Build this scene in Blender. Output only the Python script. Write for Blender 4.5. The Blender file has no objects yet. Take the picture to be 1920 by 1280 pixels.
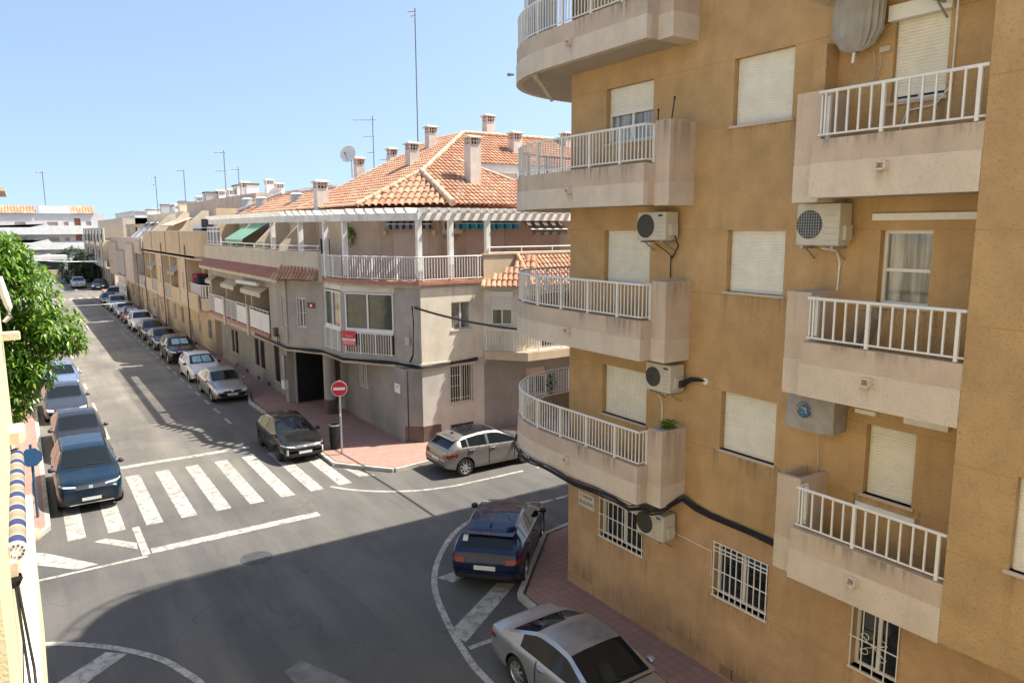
import bpy, bmesh, math, random
import numpy as np
from mathutils import Vector, Matrix
from mathutils.bvhtree import BVHTree
from mathutils.geometry import tessellate_polygon
R = math.radians
scene = bpy.context.scene
C = scene.collection

# ------------------------------------------------------------ camera, sky, sun
cam_d = bpy.data.cameras.new("camera"); cam = bpy.data.objects.new("camera", cam_d); C.objects.link(cam)
scene.camera = cam
YAW, PITCH, ROLL, FPX = 0.588868305, 0.153264597, -0.00450456404, 1374.40629
F_ = Vector((math.sin(YAW)*math.cos(PITCH), math.cos(YAW)*math.cos(PITCH), -math.sin(PITCH)))
R_ = Vector((math.cos(YAW), -math.sin(YAW), 0)); U_ = R_.cross(F_)
c_, s_ = math.cos(ROLL), math.sin(ROLL)
R2, U2 = R_*c_ + U_*s_, U_*c_ - R_*s_
m3 = Matrix((R2, U2, -F_)).transposed()
cam.matrix_world = Matrix.Translation((0, 0, 8.0)) @ m3.to_4x4()
cam_d.sensor_width = 36.0; cam_d.lens = 36.0*FPX/1920.0
cam_d.clip_start = 0.1; cam_d.clip_end = 3000

SKZ, SKO = 0.81, 0.19
SUN_A, SUN_B = 0.60, 0.22            # light travels (-A, +B, -1)
sun_el = math.atan(1/math.hypot(SUN_A, SUN_B))
to_sun = Vector((SUN_A, -SUN_B, 1)).normalized()
w = bpy.data.worlds.new("World"); scene.world = w; w.use_nodes = True
nt = w.node_tree; bg = nt.nodes["Background"]
sky = nt.nodes.new("ShaderNodeTexSky"); sky.sky_type = 'NISHITA'; sky.sun_disc = False
sky.sun_elevation = sun_el
sky.sun_rotation = math.atan2(to_sun.x, to_sun.y)
sky.air_density = 1.25; sky.dust_density = 1.7; sky.ozone_density = 0.4; sky.altitude = 5
tc = nt.nodes.new("ShaderNodeTexCoord"); vm = nt.nodes.new("ShaderNodeVectorMath"); vm.operation = 'MULTIPLY_ADD'
vm.inputs[1].default_value = (1, 1, SKZ); vm.inputs[2].default_value = (0, 0, SKO)      # a hazy, even sky: less change towards the horizon
nt.links.new(tc.outputs["Generated"], vm.inputs[0]); nt.links.new(vm.outputs[0], sky.inputs[0])
nt.links.new(sky.outputs[0], bg.inputs[0]); bg.inputs[1].default_value = 0.118
sd = bpy.data.lights.new("sun", 'SUN'); sd.energy = 5.0; sd.angle = R(0.53); sd.color = (1.0, 0.945, 0.85)
so = bpy.data.objects.new("sun", sd); C.objects.link(so)
so.rotation_euler = (-to_sun).to_track_quat('-Z', 'Y').to_euler()
scene.view_settings.view_transform = 'Standard'; scene.view_settings.look = 'None'
scene.view_settings.exposure = 1.03; scene.view_settings.gamma = 1.0
scene.render.engine = 'CYCLES'
scene.cycles.max_bounces = 8; scene.cycles.diffuse_bounces = 4

# ------------------------------------------------------------ helpers
def tag(o, label=None, cat=None, group=None, kind=None):
    if label: o["label"] = label
    if cat: o["category"] = cat
    if group: o["group"] = group
    if kind: o["kind"] = kind
    return o
def thing(name, loc, label, cat, group=None, rz=0.0):
    o = bpy.data.objects.new(name, None); C.objects.link(o)
    o.location = loc; o.rotation_euler = (0, 0, rz); o.empty_display_size = .2
    return tag(o, label, cat, group)
class MB:
    """collects verts/faces into one mesh"""
    def __init__(s): s.v = []; s.f = []; s.m = []; s.uv = None
    def add(s, vs, fs, mi=0):
        b = len(s.v); s.v.extend([tuple(p) for p in vs])
        s.f.extend([tuple(i+b for i in f) for f in fs]); s.m.extend([mi]*len(fs)); return s
    def box(s, x0, x1, y0, y1, z0, z1, mi=0):
        vs = [(x0,y0,z0),(x1,y0,z0),(x1,y1,z0),(x0,y1,z0),(x0,y0,z1),(x1,y0,z1),(x1,y1,z1),(x0,y1,z1)]
        return s.add(vs, [(3,2,1,0),(4,5,6,7),(0,1,5,4),(1,2,6,5),(2,3,7,6),(3,0,4,7)], mi)
    def obox(s, c, ax, ay, az, hx, hy, hz, mi=0):
        c = Vector(c); ax = Vector(ax)*hx; ay = Vector(ay)*hy; az = Vector(az)*hz
        vs = [c-ax-ay-az, c+ax-ay-az, c+ax+ay-az, c-ax+ay-az, c-ax-ay+az, c+ax-ay+az, c+ax+ay+az, c-ax+ay+az]
        return s.add(vs, [(3,2,1,0),(4,5,6,7),(0,1,5,4),(1,2,6,5),(2,3,7,6),(3,0,4,7)], mi)
    def bar(s, p0, p1, w, d=None, mi=0, up=(0,0,1)):
        p0 = Vector(p0); p1 = Vector(p1); a = (p1-p0); L = a.length; a.normalize()
        u = Vector(up)
        if abs(a.dot(u)) > .95: u = Vector((1,0,0))
        sx = a.cross(u).normalized(); sz = sx.cross(a)
        return s.obox((p0+p1)/2, a, sx, sz, L/2, w/2, (d or w)/2, mi)
    def prism(s, poly, z0, z1, mi=0):
        n = len(poly); a = sum(poly[i][0]*poly[(i+1)%n][1]-poly[(i+1)%n][0]*poly[i][1] for i in range(n))
        if a < 0: poly = poly[::-1]
        vs = [(x,y,z0) for x,y in poly]+[(x,y,z1) for x,y in poly]
        tr = tessellate_polygon([[Vector((x,y,0)) for x,y in poly]])
        fs = []
        for t in tr:
            p = [Vector(poly[i]) for i in t]
            ccw = (p[1]-p[0]).x*(p[2]-p[0]).y-(p[1]-p[0]).y*(p[2]-p[0]).x > 0
            t = tuple(t) if ccw else tuple(t[::-1])
            fs.append(tuple(i+n for i in t)); fs.append(t[::-1])
        fs += [(i,(i+1)%n,(i+1)%n+n,i+n) for i in range(n)]
        return s.add(vs, fs, mi)
    def cyl(s, p0, p1, r0, r1=None, n=12, mi=0, caps=True):
        r1 = r0 if r1 is None else r1
        p0 = Vector(p0); p1 = Vector(p1); a = (p1-p0).normalized()
        u = a.orthogonal().normalized(); v = a.cross(u)
        vs = []
        for p, r in ((p0,r0),(p1,r1)):
            for i in range(n):
                t = 2*math.pi*i/n; vs.append(p+u*math.cos(t)*r+v*math.sin(t)*r)
        fs = [(i,(i+1)%n,(i+1)%n+n,i+n) for i in range(n)]
        if caps: fs += [tuple(range(n))[::-1], tuple(range(n,2*n))]
        return s.add(vs, fs, mi)
    def tube(s, pts, r, n=6, mi=0):
        pts = [Vector(p) for p in pts]; rings = []
        for i, p in enumerate(pts):
            a = (pts[min(i+1,len(pts)-1)]-pts[max(i-1,0)]).normalized()
            u = a.cross(Vector((0,0,1)))
            if u.length < .05: u = a.cross(Vector((1,0,0)))
            u.normalize(); v = u.cross(a)
            rr = r[i] if hasattr(r,'__len__') else r
            rings.append([p+u*math.cos(2*math.pi*k/n)*rr+v*math.sin(2*math.pi*k/n)*rr for k in range(n)])
        vs = [q for ring in rings for q in ring]; fs = []
        for i in range(len(pts)-1):
            for k in range(n):
                fs.append((i*n+k, i*n+(k+1)%n, (i+1)*n+(k+1)%n, (i+1)*n+k))
        fs += [tuple(range(n))[::-1], tuple(range((len(pts)-1)*n, len(pts)*n))]
        return s.add(vs, fs, mi)
    def lathe(s, prof, c, axis=(0,0,1), n=24, mi=0, x=None):
        a = Vector(axis).normalized(); u = Vector(x) if x else a.orthogonal().normalized(); v = a.cross(u); c = Vector(c)
        vs = []
        for r, h in prof:
            for k in range(n):
                t = 2*math.pi*k/n; vs.append(c+a*h+(u*math.cos(t)+v*math.sin(t))*r)
        fs = []
        for i in range(len(prof)-1):
            for k in range(n): fs.append((i*n+k, i*n+(k+1)%n, (i+1)*n+(k+1)%n, (i+1)*n+k))
        return s.add(vs, fs, mi)
    def build(s, name, mats, parent=None, smooth=None, local=False, label=None):
        me = bpy.data.meshes.new(name); me.from_pydata(s.v, [], s.f)
        if not isinstance(mats, (list,tuple)): mats = [mats]
        for m in mats: me.materials.append(m)
        if any(s.m): me.polygons.foreach_set("material_index", s.m)
        if s.uv is not None:
            ul = me.uv_layers.new(name="UVMap"); ul.data.foreach_set("uv", np.array(s.uv, dtype=np.float32).ravel())
        if smooth is not None:
            me.polygons.foreach_set("use_smooth", [True]*len(me.polygons)); me.set_sharp_from_angle(angle=R(smooth))
        me.update()
        o = bpy.data.objects.new(name, me); C.objects.link(o)
        if parent is not None:
            o.parent = parent
            if not local: o.matrix_parent_inverse = wm(parent).inverted()
        if label: o["label"] = label
        return o
def wm(o):
    m = Matrix.Translation(o.location) @ o.rotation_euler.to_matrix().to_4x4() if o.data is None else Matrix()
    return m
def struct(mb, name, mats, smooth=None):
    return tag(mb.build(name, mats, None, smooth), kind="structure")

# ------------------------------------------------------------ materials
def mat(name, col, rough=.85, var=.10, scale=1.5, bump=.0, bscale=60, metal=0.0, spec=.4, coat=0.0,
        streak=0.0, speck=0.0, blotch=0.0, emit=None, col2=None, alpha=None):
    m = bpy.data.materials.new(name); m.use_nodes = True
    t = m.node_tree; n = t.nodes; L = t.links; b = n["Principled BSDF"]
    b.inputs["Roughness"].default_value = rough; b.inputs["Metallic"].default_value = metal
    b.inputs["Specular IOR Level"].default_value = spec
    if coat: b.inputs["Coat Weight"].default_value = coat; b.inputs["Coat Roughness"].default_value = .03
    b.inputs["Base Color"].default_value = (*col, 1)
    co = n.new("ShaderNodeNewGeometry").outputs["Position"]
    def noise(sc, det=4, vec=None, rough_=.55):
        x = n.new("ShaderNodeTexNoise"); x.inputs["Scale"].default_value = sc; x.inputs["Detail"].default_value = det
        x.inputs["Roughness"].default_value = rough_; L.new(vec or co, x.inputs["Vector"]); return x.outputs["Fac"]
    def mix(f, a, b_, mode='MIX'):
        x = n.new("ShaderNodeMix"); x.data_type = 'RGBA'; x.blend_type = mode
        for s_, v in ((0,f),(6,a),(7,b_)):
            if hasattr(v,'links'): L.new(v, x.inputs[s_])
            elif isinstance(v, tuple): x.inputs[s_].default_value = (*v,1)
            else: x.inputs[s_].default_value = v
        return x.outputs[2]
    def rng(v, a, b_, c=0., d=1.):
        x = n.new("ShaderNodeMapRange"); L.new(v, x.inputs[0])
        for i, q in enumerate((a,b_,c,d)): x.inputs[i+1].default_value = q
        return x.outputs[0]
    cur = None
    if var:
        lo = tuple(max(0,c*(1-var)) for c in col); hi = tuple(min(1,c*(1+var)) for c in (col2 or col))
        cur = mix(rng(noise(scale), .3, .7), lo, hi)
    if streak:
        mp = n.new("ShaderNodeMapping"); mp.inputs["Scale"].default_value = (2.6,2.6,.28); L.new(co, mp.inputs[0])
        f = rng(noise(1.6, 5, mp.outputs[0], .62), .52, .78, 0, streak)
        cur = mix(f, cur if cur else tuple(col), tuple(c*.38 for c in col))
    if blotch:
        f = rng(noise(.55, 6, None, .68), .42, .72, 0, blotch)
        cur = mix(f, cur if cur else tuple(col), tuple(c*k for c, k in zip(col, (.60,.62,.62))))
    if speck:
        f = rng(noise(38, 2), .58, .72, 0, speck)
        cur = mix(f, cur if cur else tuple(col), tuple(c*.45 for c in col))
    if cur is not None: L.new(cur, b.inputs["Base Color"])
    if bump:
        bp = n.new("ShaderNodeBump"); bp.inputs["Strength"].default_value = bump; bp.inputs["Distance"].default_value = .02
        L.new(noise(bscale, 3), bp.inputs["Height"]); L.new(bp.outputs[0], b.inputs["Normal"])
    if emit: b.inputs["Emission Color"].default_value = (*emit,1); b.inputs["Emission Strength"].default_value = 1
    return m
def ob_mat(name, col, rough=.3, **k):   # plain, no variation
    return mat(name, col, rough, var=0, **k)

K = {}
K['mustard'] = mat('mustard_render', (.53,.34,.16), .95, .14, 2.2, 1.0, 30, streak=.2, speck=.5, blotch=.2)
K['mustard_lo'] = mat('mustard_ground_render', (.53,.335,.175), .95, .16, 1.6, 1.0, 30, streak=.3, speck=.5, blotch=.3)
K['groove'] = mat('render_joint', (.46,.27,.10), .95)
K['balc'] = mat('balcony_render', (.61,.475,.36), .95, .12, 1.4, .5, 55, streak=.34, speck=.28, blotch=.15)
K['balc_lo'] = mat('balcony_pebbledash', (.70,.585,.46), .95, .08, 2.2, .7, 45, speck=.38, streak=.15)
K['soffit'] = mat('soffit', (.46,.40,.33), .95, .1)
K['white'] = mat('white_paint_metal', (.80,.77,.71), .45, .06, 6)
K['shut'] = mat('shutter_cream', (.80,.755,.64), .55, .06, 4, streak=.1)
K['shut_pink'] = mat('shutter_pinkish', (.62,.50,.45), .6, .05, 3)
K['alu'] = mat('window_frame_white', (.78,.76,.72), .45, .04)
K['glass'] = ob_mat('window_glass', (.018,.022,.026), .06, spec=.9)
K['glassc'] = mat('window_glass_curtain', (.33,.32,.29), .12, .45, 7, spec=.9)
K['glassg'] = mat('window_glass_green', (.03,.05,.035), .07, .6, 2.5, spec=.9)
K['stone'] = mat('cornice', (.55,.45,.36), .9, .1)
K['cable'] = mat('black_cable', (.018,.017,.016), .6, .3, 9)
K['ac'] = mat('ac_casing', (.56,.51,.42), .5, .08, 5)
K['dark'] = mat('dark_void', (.02,.02,.022), .6, .2)
K['dkgrille'] = mat('fan_grille', (.07,.065,.055), .5, .2)
K['asph'] = None
K['paint'] = None
K['walk'] = None
K['kerb'] = mat('kerb_stone', (.42,.39,.33), .9, .25, 2.5, .3, 40, speck=.3)
K['gray'] = mat('grey_render', (.40,.365,.315), .95, .14, 1.2, .45, 60, streak=.4, speck=.25, blotch=.25)
K['graylo'] = mat('grey_painted_wall', (.30,.285,.26), .95, .16, .9, .4, 50, streak=.4, blotch=.3)
K['beige'] = mat('beige_render', (.78,.70,.56), .95, .13, 1.3, .5, 60, streak=.4, speck=.3, blotch=.3)
K['greyl'] = mat('light_grey_render', (.58,.545,.48), .95, .16, .9, .4, 50, streak=.3, blotch=.3)
K['slab'] = mat('slab_edge', (.50,.43,.34), .9, .16, 2, .3, 50, streak=.25)
K['plinth'] = mat('dark_plinth', (.13,.09,.08), .7, .2, 3)
K['pergola'] = mat('pergola_white', (.78,.745,.67), .85, .12, 3, .3, 40, streak=.4)
K['cream'] = mat('cream_render', (.58,.50,.385), .95, .1, 1.5, .3, 60, streak=.2)
K['terr'] = mat('terracotta_tile', (.42,.20,.13), .8, .2, 6)
K['orange'] = mat('orange_beige_render', (.60,.47,.32), .95, .1, 1.2, .3, 60, streak=.22)
K['pinkish'] = mat('pinkish_render', (.50,.40,.32), .95, .12, 1.3, .3, 60, streak=.3)
K['tan'] = mat('tan_render', (.56,.43,.28), .95, .1, 1, .3, 50, streak=.2)
K['whitew'] = mat('whitewash', (.75,.73,.69), .9, .08, 1.5, .2, 50, streak=.1)
K['black'] = mat('black_metal', (.015,.015,.017), .5, .2, 8)
K['steel'] = mat('galvanised_steel', (.42,.42,.41), .45, .12, 12, metal=.6)
K['mast'] = mat('antenna_metal', (.20,.20,.21), .5, .1, metal=.5)
K['red'] = mat('sign_red', (.62,.03,.045), .35, .06, 4)
K['signw'] = mat('sign_white', (.82,.80,.78), .4, .05, 4)
K['bluep'] = mat('sign_back_blue', (.03,.10,.20), .5, .15, 9)
K['brown'] = mat('brown_awning_sheet', (.30,.12,.075), .75, .14, 1.5, streak=.25)
K['greyfab'] = mat('grey_cover_fabric', (.36,.33,.30), .9, .14, 4, .4, 30)
K['greencl'] = mat('green_awning_dark', (.16,.38,.28), .85, .08, 4)
K['greencl2'] = mat('green_awning_pale', (.42,.62,.50), .85, .08, 4)
K['plaster_y'] = mat('cream_yellow_wall', (.66,.58,.38), .9, .06, 1.5, .3, 50)
K['bark'] = mat('bark', (.16,.12,.09), .95, .3, 8, .6, 20)
K['yellowpl'] = mat('chimney_render', (.66,.58,.50), .95, .12, 3, .3, 50, streak=.3)

def node_mat(name, fn):
    m = bpy.data.materials.new(name); m.use_nodes = True
    t = m.node_tree; fn(t.nodes, t.links, t.nodes["Principled BSDF"]); return m
def _mx(n, L, f, a, b, mode='MIX'):
    x = n.new("ShaderNodeMix"); x.data_type = 'RGBA'; x.blend_type = mode
    for s_, v in ((0,f),(6,a),(7,b)):
        if hasattr(v,'links'): L.new(v, x.inputs[s_])
        elif isinstance(v, tuple): x.inputs[s_].default_value = (*v,1)
        else: x.inputs[s_].default_value = v
    return x.outputs[2]
def _ns(n, L, vec, sc, det=4, ro=.55):
    x = n.new("ShaderNodeTexNoise"); x.inputs["Scale"].default_value = sc; x.inputs["Detail"].default_value = det
    x.inputs["Roughness"].default_value = ro; L.new(vec, x.inputs["Vector"]); return x.outputs["Fac"]
def _rg(n, L, v, a, b, c=0., d=1.):
    x = n.new("ShaderNodeMapRange"); L.new(v, x.inputs[0])
    for i, q in enumerate((a,b,c,d)): x.inputs[i+1].default_value = q
    return x.outputs[0]
def f_asph(n, L, b):
    g = n.new("ShaderNodeNewGeometry").outputs["Position"]
    mp = n.new("ShaderNodeMapping"); mp.inputs["Scale"].default_value = (1,.12,1); L.new(g, mp.inputs[0])
    base = _mx(n, L, _rg(n,L,_ns(n,L,g,.22,5,.6),.35,.65), (.062,.060,.056), (.120,.110,.096))
    base = _mx(n, L, _rg(n,L,_ns(n,L,mp.outputs[0],.9,4,.6),.45,.7,0,.6), base, (.175,.155,.13))
    base = _mx(n, L, _rg(n,L,_ns(n,L,g,70,2),.35,.7,0,.4), base, (.05,.05,.05))
    base = _mx(n, L, _rg(n,L,_ns(n,L,g,2.6,6,.7),.62,.74,0,.55), base, (.055,.054,.053))
    v = n.new("ShaderNodeTexVoronoi"); v.feature = 'DISTANCE_TO_EDGE'; v.inputs["Scale"].default_value = .22
    wv = n.new("ShaderNodeVectorMath"); wv.operation = 'ADD'
    nz = n.new("ShaderNodeTexNoise"); nz.inputs["Scale"].default_value = 1.1; L.new(g, nz.inputs["Vector"])
    L.new(g, wv.inputs[0]); L.new(nz.outputs["Color"], wv.inputs[1]); L.new(wv.outputs[0], v.inputs["Vector"])
    base = _mx(n, L, _rg(n,L,v.outputs["Distance"],.0,.004,.5,0), base, (.04,.04,.04))
    v2 = n.new("ShaderNodeTexVoronoi"); v2.inputs["Scale"].default_value = .16; v2.inputs["Randomness"].default_value = .9; L.new(wv.outputs[0], v2.inputs["Vector"])
    base = _mx(n, L, _rg(n,L,v2.outputs["Color"],.72,.76,0,.30), base, (.055,.053,.050))
    base = _mx(n, L, _rg(n,L,_ns(n,L,g,38,3,.7),.56,.68,0,.5), base, (.21,.20,.18))
    mq = n.new("ShaderNodeMapping"); mq.inputs["Rotation"].default_value = (0,0,.9); mq.inputs["Scale"].default_value = (1.6,.12,1); L.new(g, mq.inputs[0])
    base = _mx(n, L, _rg(n,L,_ns(n,L,mq.outputs[0],1.0,5,.65),.56,.70,0,.45), base, (.06,.058,.055))
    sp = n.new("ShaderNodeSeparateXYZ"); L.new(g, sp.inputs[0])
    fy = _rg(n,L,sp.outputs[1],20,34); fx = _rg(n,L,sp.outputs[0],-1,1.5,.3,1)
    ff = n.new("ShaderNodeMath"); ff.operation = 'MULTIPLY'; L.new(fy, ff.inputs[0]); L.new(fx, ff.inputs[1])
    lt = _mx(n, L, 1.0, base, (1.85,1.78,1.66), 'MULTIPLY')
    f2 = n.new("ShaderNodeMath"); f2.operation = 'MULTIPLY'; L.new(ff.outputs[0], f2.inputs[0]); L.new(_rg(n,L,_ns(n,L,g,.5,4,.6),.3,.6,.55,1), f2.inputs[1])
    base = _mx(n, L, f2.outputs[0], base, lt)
    base = _mx(n, L, _rg(n,L,_ns(n,L,mp.outputs[0],2.6,6,.7),.58,.7,0,.35), base, (.05,.048,.045))
    L.new(base, b.inputs["Base Color"]); b.inputs["Roughness"].default_value = .88
    bp = n.new("ShaderNodeBump"); bp.inputs["Strength"].default_value = .4; bp.inputs["Distance"].default_value = .01
    L.new(_ns(n,L,g,90,2), bp.inputs["Height"]); L.new(bp.outputs[0], b.inputs["Normal"])
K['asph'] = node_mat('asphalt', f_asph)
def f_paint(n, L, b):
    g = n.new("ShaderNodeNewGeometry").outputs["Position"]
    c = _mx(n, L, _rg(n,L,_ns(n,L,g,1.2,4),.3,.7), (.32,.30,.26), (.47,.445,.39))
    c = _mx(n, L, _rg(n,L,_ns(n,L,g,5,8,.78),.48,.58,0,.85), c, (.17,.155,.13))
    c = _mx(n, L, _rg(n,L,_ns(n,L,g,28,3,.6),.58,.68,0,.7), c, (.16,.15,.13))
    L.new(c, b.inputs["Base Color"]); b.inputs["Roughness"].default_value = .85
K['paint'] = node_mat('road_paint', f_paint)
def f_curt(n, L, b):
    g = n.new("ShaderNodeNewGeometry").outputs["Position"]
    mp = n.new("ShaderNodeMapping"); mp.inputs["Scale"].default_value = (9,9,.5); L.new(g, mp.inputs[0])
    c = _mx(n, L, _rg(n,L,_ns(n,L,mp.outputs[0],1.3,3),.38,.62), (.13,.125,.11), (.44,.41,.36))
    c = _mx(n, L, _rg(n,L,_ns(n,L,g,1.7,3),.5,.7,0,.6), c, (.05,.05,.05))
    L.new(c, b.inputs["Base Color"]); b.inputs["Roughness"].default_value = .1; b.inputs["Specular IOR Level"].default_value = .9
K['glassc'] = node_mat('window_glass_curtain', f_curt)
def f_stain(n, L, b):
    g = n.new("ShaderNodeNewGeometry").outputs["Position"]; uv = n.new("ShaderNodeUVMap"); sp = n.new("ShaderNodeSeparateXYZ"); L.new(uv.outputs[0], sp.inputs[0])
    mp = n.new("ShaderNodeMapping"); mp.inputs["Scale"].default_value = (14,14,.7); L.new(g, mp.inputs[0])
    f = _rg(n,L,_ns(n,L,mp.outputs[0],1.0,5,.6),.42,.72)
    q = n.new("ShaderNodeMath"); q.operation = 'POWER'; L.new(sp.outputs[1], q.inputs[0]); q.inputs[1].default_value = 1.6
    e = n.new("ShaderNodeMath"); e.operation = 'MULTIPLY'; L.new(f, e.inputs[0]); L.new(q.outputs[0], e.inputs[1])
    # fade at the sides
    h = _rg(n,L,sp.outputs[0],0,.15); h2 = _rg(n,L,sp.outputs[0],1,.85)
    a = n.new("ShaderNodeMath"); a.operation = 'MULTIPLY'; L.new(h, a.inputs[0]); L.new(h2, a.inputs[1])
    c = n.new("ShaderNodeMath"); c.operation = 'MULTIPLY'; L.new(e.outputs[0], c.inputs[0]); L.new(a.outputs[0], c.inputs[1])
    k = n.new("ShaderNodeMath"); k.operation = 'MULTIPLY'; L.new(c.outputs[0], k.inputs[0]); k.inputs[1].default_value = .42
    b.inputs["Base Color"].default_value = (.10,.075,.05,1); b.inputs["Roughness"].default_value = .95; L.new(k.outputs[0], b.inputs["Alpha"])
K['stain'] = node_mat('water_stain', f_stain)
def f_walk(n, L, b):
    g = n.new("ShaderNodeNewGeometry").outputs["Position"]
    br = n.new("ShaderNodeTexBrick"); L.new(g, br.inputs["Vector"]); br.offset = 0
    br.inputs["Scale"].default_value = 1; br.inputs["Brick Width"].default_value = .2; br.inputs["Row Height"].default_value = .2
    br.inputs["Mortar Size"].default_value = .008
    br.inputs["Color1"].default_value = (.33,.18,.135,1); br.inputs["Color2"].default_value = (.38,.215,.165,1)
    br.inputs["Mortar"].default_value = (.20,.14,.12,1)
    c = _mx(n, L, _rg(n,L,_ns(n,L,g,1.2,5,.65),.4,.72,0,.6), br.outputs[0], (.24,.165,.145))
    L.new(c, b.inputs["Base Color"]); b.inputs["Roughness"].default_value = .9
K['walk'] = node_mat('sidewalk_red_tiles', f_walk)
def f_tile(n, L, b):
    uv = n.new("ShaderNodeUVMap"); fl = n.new("ShaderNodeVectorMath"); fl.operation = 'FLOOR'; L.new(uv.outputs[0], fl.inputs[0])
    wn = n.new("ShaderNodeTexWhiteNoise"); wn.noise_dimensions = '2D'; L.new(fl.outputs[0], wn.inputs["Vector"])
    cr = n.new("ShaderNodeValToRGB"); L.new(wn.outputs["Value"], cr.inputs[0])
    e = cr.color_ramp.elements; e[0].position = 0; e[0].color = (.40,.185,.105,1); e[1].position = 1; e[1].color = (.52,.33,.20,1)
    k = e.new(.45); k.color = (.44,.225,.135,1); k = e.new(.8); k.color = (.47,.265,.155,1)
    g = n.new("ShaderNodeNewGeometry").outputs["Position"]
    c = _mx(n, L, _rg(n,L,_ns(n,L,g,3.5,5,.65),.5,.75,0,.45), cr.outputs[0], (.27,.19,.13))
    L.new(c, b.inputs["Base Color"]); b.inputs["Roughness"].default_value = .85
K['tile'] = node_mat('roof_clay_tile', f_tile)
def f_leaf(n, L, b):
    at = n.new("ShaderNodeUVMap")
    wn = n.new("ShaderNodeTexWhiteNoise"); wn.noise_dimensions = '2D'
    fl = n.new("ShaderNodeVectorMath"); fl.operation = 'FLOOR'; L.new(at.outputs[0], fl.inputs[0]); L.new(fl.outputs[0], wn.inputs["Vector"])
    cr = n.new("ShaderNodeValToRGB"); L.new(wn.outputs["Value"], cr.inputs[0])
    e = cr.color_ramp.elements; e[0].color = (.03,.10,.008,1); e[1].color = (.25,.38,.03,1)
    k = e.new(.55); k.color = (.08,.20,.014,1)
    L.new(cr.outputs[0], b.inputs["Base Color"]); b.inputs["Roughness"].default_value = .38
    b.inputs["Specular IOR Level"].default_value = .5
    tr = n.new("ShaderNodeBsdfTranslucent"); tc = _mx(n, L, .5, cr.outputs[0], (.34,.52,.04)); L.new(tc, tr.inputs[0])
    ms = n.new("ShaderNodeMixShader"); ms.inputs[0].default_value = .22
    L.new(b.outputs[0], ms.inputs[1]); L.new(tr.outputs[0], ms.inputs[2])
    L.new(ms.outputs[0], n["Material Output"].inputs[0])
K['leaf'] = node_mat('leaf', f_leaf)
K['leafd'] = mat('dark_hedge_leaf', (.022,.05,.012), .6, .5, 1.5)
def stripes(name, cols, axis, pitch, rough=.85, widths=None):
    def f(n, L, b):
        g = n.new("ShaderNodeNewGeometry").outputs["Position"]
        dt = n.new("ShaderNodeVectorMath"); dt.operation = 'DOT_PRODUCT'; L.new(g, dt.inputs[0]); dt.inputs[1].default_value = axis
        a = n.new("ShaderNodeMath"); a.operation = 'MULTIPLY'; a.inputs[1].default_value = 1/pitch; L.new(dt.outputs["Value"], a.inputs[0])
        fr = n.new("ShaderNodeMath"); fr.operation = 'FRACT'; L.new(a.outputs[0], fr.inputs[0])
        cr = n.new("ShaderNodeValToRGB"); cr.color_ramp.interpolation = 'CONSTANT'; L.new(fr.outputs[0], cr.inputs[0])
        e = cr.color_ramp.elements; ws = widths or [i/len(cols) for i in range(len(cols))]
        e[0].position = 0; e[0].color = (*cols[0],1); e[1].position = ws[1]; e[1].color = (*cols[1],1)
        for i in range(2, len(cols)): k = e.new(ws[i]); k.color = (*cols[i],1)
        L.new(cr.outputs[0], b.inputs["Base Color"]); b.inputs["Roughness"].default_value = rough
    return node_mat(name, f)

# ------------------------------------------------------------ cars
def paintm(name, col, metal=.35, rough=.32, dust=.25):
    def f(n, L, b):
        g = n.new("ShaderNodeNewGeometry").outputs["Position"]
        c = _mx(n, L, _rg(n,L,_ns(n,L,g,2.5,5,.6),.4,.75,0,dust*.6), tuple(col), (.30,.28,.25))
        L.new(c, b.inputs["Base Color"]); b.inputs["Metallic"].default_value = metal
        L.new(_rg(n,L,_ns(n,L,g,6,4),.3,.7,rough*.8,rough*1.3), b.inputs["Roughness"])
        b.inputs["Specular IOR Level"].default_value = .35; b.inputs["Coat Weight"].default_value = .38; b.inputs["Coat Roughness"].default_value = .04
    return node_mat(name, f)
K['tyre'] = mat('tyre_rubber', (.022,.021,.02), .85, .2, 9)
K['rim'] = ob_mat('alloy_rim', (.55,.55,.55), .28, metal=.85)
K['rimd'] = ob_mat('dark_alloy', (.12,.12,.12), .3, metal=.7)
K['cglass'] = ob_mat('car_glass', (.010,.013,.015), .05, spec=.36)
K['trim'] = ob_mat('black_trim', (.02,.02,.022), .5)
K['seam'] = ob_mat('door_gap', (.006,.006,.006), .8)
K['lens'] = ob_mat('headlamp_lens', (.62,.64,.66), .12, spec=.9, coat=.8)
K['tail'] = ob_mat('tail_lamp_red', (.20,.005,.008), .15, spec=.6)
K['chrome'] = ob_mat('chrome', (.72,.72,.72), .18, metal=1.0)
K['plate'] = ob_mat('number_plate', (.70,.70,.66), .4)
K['shade'] = mat('windscreen_sunshade', (.30,.45,.50), .35, .35, 6, spec=.6)

def itp(tab, x):
    if x <= tab[0][0]: return tab[0][1]
    for (a, p), (b, q) in zip(tab, tab[1:]):
        if x <= b:
            t = (x-a)/(b-a); return p+(q-p)*t
    return tab[-1][1]
def smooth_tab(tab, r=.10, n=7):
    def f(x):
        return sum(itp(tab, x+r*(2*i/(n-1)-1)) for i in range(n))/n
    return f
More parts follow.
